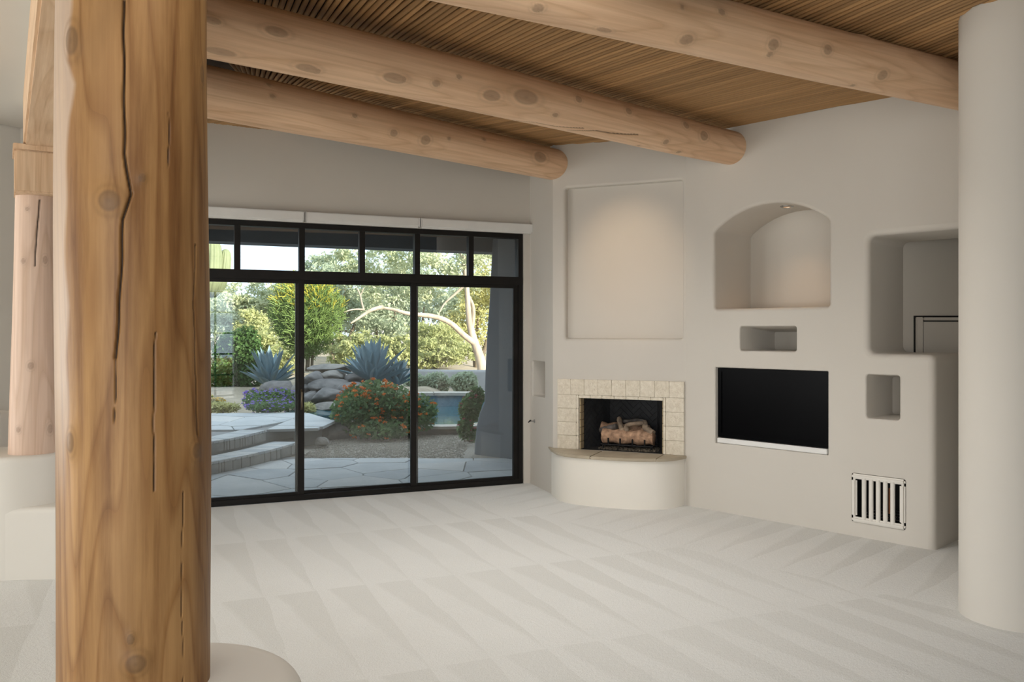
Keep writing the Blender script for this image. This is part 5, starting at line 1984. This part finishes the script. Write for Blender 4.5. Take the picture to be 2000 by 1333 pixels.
trk = col(390, 778, 420, 0.20, 16.7)
ribbed(*trk).build('trunk', M['saguaro'], sag, smooth=70)
arm_pts = [at(386, 545, 16.6), at(393, 558, 16.35), at(402, 563, 16.2), at(409, 558, 16.15), at(413, 545, 16.1), at(414, 520, 16.1), at(415, 495, 16.1), at(415, 481, 16.1), at(415, 473, 16.1), at(415, 468, 16.1), at(415, 466, 16.1)]
ribbed(arm_pts, [0.13, 0.16, 0.175, 0.18, 0.18, 0.18, 0.175, 0.155, 0.12, 0.075, 0.02]).build('arm', M['saguaro'], sag, smooth=70)
arm2 = [at(402, 572, 16.5), at(416, 570, 16.4), at(427, 560, 16.3), at(434, 543, 16.3), at(438, 525, 16.3), at(440, 505, 16.3), at(441, 494, 16.3), at(441, 489, 16.3), at(441, 487, 16.3)]
ribbed(arm2, [0.10, 0.12, 0.125, 0.12, 0.115, 0.11, 0.09, 0.06, 0.02]).build('arm', M['saguaro'], sag, smooth=70)

# ------------------------------------------------------------------ trees beyond
def tree(name, base, blobs, n, size, mat, label, seed, limbs=None, trunk='trunk_brown', elong=2.4, group='trees beyond the garden', shell=0.35):
    rg = np.random.RandomState(seed)
    e = empty(name, base, label, 'tree', group)
    vol = sum((b[1][0] * b[1][1] * b[1][2]) ** 0.7 for b in blobs)
    P = []
    for c, r in blobs:
        k = int(n * (r[0] * r[1] * r[2]) ** 0.7 / vol)
        # clumpy: sub blobs
        sub = blob_points(rg, c, r, max(6, k // 55), 0.3)
        who = rg.randint(0, len(sub), k)
        P.append(sub[who] + rg.normal(size=(k, 3)) * np.array(r) * 0.12)
    P = np.concatenate(P)
    link('foliage', quads_mesh('foliage', leaf_quads(rg, P, size, elong)), M[mat], e, kind='stuff')
    tk = MB()
    b0 = Vector(base)
    if limbs:
        for pts, r0, r1 in limbs:
            q = smooth_pts([Vector(p) for p in pts], 2)
            tk.tube(q, list(np.linspace(r0 * 0.6, r1 * 0.6, len(q))), 9)
    else:
        for k in range(4):
            c, r = blobs[k % len(blobs)]
            tip = Vector(c) + Vector((rg.uniform(-.5, .5) * r[0], rg.uniform(-.5, .5) * r[1], 0))
            q = smooth_pts([b0 + Vector((0, 0, -0.2)), b0.lerp(tip, 0.4) + Vector((rg.uniform(-.3, .3), 0, 0.2)), tip], 2)
            tk.tube(q, list(np.linspace(0.10, 0.02, len(q))), 7)
    tk.build('trunk', M[trunk], e, smooth=60)
    return e


def TB(px, py, rx, rz, Y, ry=None):
    return B(px, py, rx, rz, Y, ry)


# palo verde with the bare cream limbs
Yp = 23.0
tl = [([at(944, 735, Yp), at(938, 700, Yp), at(926, 668, Yp), at(918, 640, Yp), at(914, 600, Yp), at(912, 560, Yp), at(905, 500, Yp)], 0.26, 0.07),
      ([at(928, 672, Yp), at(905, 655, Yp - .3), at(880, 630, Yp - .6), at(850, 618, Yp - .9), at(815, 615, Yp - 1.1), at(790, 612, Yp - 1.2), at(770, 605, Yp - 1.2), at(745, 601, Yp - 1.2)], 0.15, 0.06),
      ([at(748, 600, Yp - 1.2), at(725, 605, Yp - 1.3), at(706, 618, Yp - 1.4), at(685, 632, Yp - 1.5)], 0.11, 0.03),
      ([at(710, 604, Yp - 1.3), at(706, 590, Yp - 1.3), at(704, 576, Yp - 1.3), at(697, 563, Yp - 1.3)], 0.05, 0.02), ([at(704, 578, Yp - 1.3), at(711, 562, Yp - 1.3)], 0.03, 0.015),
      ([at(712, 605, Yp - 1.3), at(690, 604, Yp - 1.4), at(672, 610, Yp - 1.5)], 0.05, 0.015),
      ([at(920, 650, Yp), at(926, 610, Yp), at(922, 590, Yp), at(908, 566, Yp + .2)], 0.12, 0.05),
      ([at(905, 560, Yp), at(885, 578, Yp), at(868, 592, Yp), at(858, 610, Yp)], 0.07, 0.03),
      ([at(908, 540, Yp), at(902, 500, Yp + .2), at(890, 470, Yp + .4)], 0.10, 0.04)]
bs = at(944, 735, Yp)
tree('palo_verde', (bs.x, bs.y, bs.z), [TB(860, 500, 85, 40, 23), TB(770, 510, 70, 45, 23.5), TB(905, 545, 50, 30, 23.6), TB(690, 505, 60, 35, 24), TB(840, 560, 60, 25, 23.8), TB(940, 480, 60, 50, 23), TB(750, 570, 60, 25, 24)],
     9000, 0.058, 'leaf_pale', 'palo verde tree with bare cream limbs reaching left, behind the pool', 51, tl, 'trunk_pale')
bg_trees = [
    ('desert_tree', 660, 720, 27, [TB(650, 560, 70, 60, 27), TB(700, 600, 60, 50, 27.5), TB(640, 525, 55, 30, 28)], 7500, 0.065, 'leaf_sage', 'grey-green tree behind the pencil cactus'),
    ('desert_tree', 760, 720, 29, [TB(760, 580, 80, 60, 29), TB(800, 540, 70, 50, 30), TB(740, 640, 70, 40, 28)], 9000, 0.065, 'leaf_sage', 'grey-green tree in the middle distance behind the large agave'),
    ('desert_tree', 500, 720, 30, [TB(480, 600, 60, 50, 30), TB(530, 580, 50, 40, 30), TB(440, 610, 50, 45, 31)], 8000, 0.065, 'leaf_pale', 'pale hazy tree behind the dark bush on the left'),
    ('desert_tree', 560, 720, 32, [TB(560, 590, 60, 45, 32), TB(600, 550, 50, 30, 33), TB(520, 620, 60, 40, 31)], 7500, 0.07, 'leaf_olive', 'olive tree far behind the pencil cactus'),
    ('desert_tree', 850, 730, 26, [TB(850, 660, 60, 30, 26), TB(820, 690, 60, 28, 25), TB(890, 690, 55, 25, 25)], 10000, 0.055, 'leaf_olive', 'olive yellow bush tree above the garden wall'),
    ('desert_tree', 930, 720, 28, [TB(930, 600, 45, 60, 28), TB(960, 560, 50, 60, 28), TB(900, 640, 50, 40, 28)], 7000, 0.06, 'leaf_yellow', 'yellow green tree behind the palo verde trunk'),
    ('desert_tree', 700, 730, 24, [TB(690, 680, 40, 40, 23), TB(740, 690, 60, 35, 24), TB(660, 690, 30, 35, 23.6), TB(790, 690, 40, 30, 24)], 10000, 0.052, 'leaf_olive', 'dense olive shrub tree behind the large agave'),
    ('desert_tree', 540, 730, 24, [TB(520, 680, 40, 40, 23.5), TB(560, 700, 40, 30, 23), TB(490, 640, 34, 36, 24.5)], 6000, 0.05, 'leaf_olive', 'light yellow green shrub tree left of the pencil cactus'),
    ('desert_tree', 380, 720, 29, [TB(380, 600, 60, 60, 29), TB(420, 640, 50, 50, 28), TB(340, 620, 60, 60, 29)], 7000, 0.065, 'leaf_sage', 'grey-green tree behind the saguaro'),
    ('desert_tree', 270, 730, 26, [TB(270, 600, 70, 70, 26), TB(210, 640, 60, 60, 25), TB(320, 650, 50, 55, 25)], 8000, 0.065, 'leaf_pale', 'pale green tree mostly hidden behind the log post'),
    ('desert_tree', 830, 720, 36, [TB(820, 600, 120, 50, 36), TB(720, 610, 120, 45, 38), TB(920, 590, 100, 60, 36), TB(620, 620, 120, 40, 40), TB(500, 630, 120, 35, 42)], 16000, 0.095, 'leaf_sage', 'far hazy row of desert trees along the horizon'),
]
for k, (nm, px, py, Y, blobs, n, s, mt, lab) in enumerate(bg_trees):
    bpnt = at(px, py, Y)
    tree(nm, (bpnt.x, bpnt.y, max(terrain(bpnt.x, bpnt.y) - 0.05, bpnt.z - 0.4)), blobs, n, s, mt, lab, 70 + k)
# far house
fh = at(815, 648, 55)
hs_ = empty('far_house', (fh.x, fh.y, 0.4), 'pale grey flat-roofed house far behind the trees', 'house')
boxo('walls', (fh.x, fh.y, 0.85), (3.2, 2.0, 1.1), M['garden_wall'], hs_)
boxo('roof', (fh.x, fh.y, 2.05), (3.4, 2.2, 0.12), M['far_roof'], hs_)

# hedge outside the rear window (shows up as the pane reflection in the glass)
hg = (3.0, -8.5, -0.04)
shrub('rear_hedge', hg, [((2.0, -9, 0.3), (2.2, 0.8, 0.45)), ((4.6, -9.3, 0.35), (2.2, 0.8, 0.55)), ((7, -9, 0.3), (2, .8, 0.5))], 6000, 0.09, 'leaf_yellow', 'hedge outside behind the viewpoint, mirrored in the glass door', 'hedge', stems=8, seed=77)

boxo('rear_bounce_slab', (3.5, -10.5, -0.12), (7.0, 6.2, 0.08), M['flagstone_c'], kind='structure', label='added pale slab behind the viewpoint, brightening the pane reflection')  # unseen slab added so the mirrored window panes look brighter
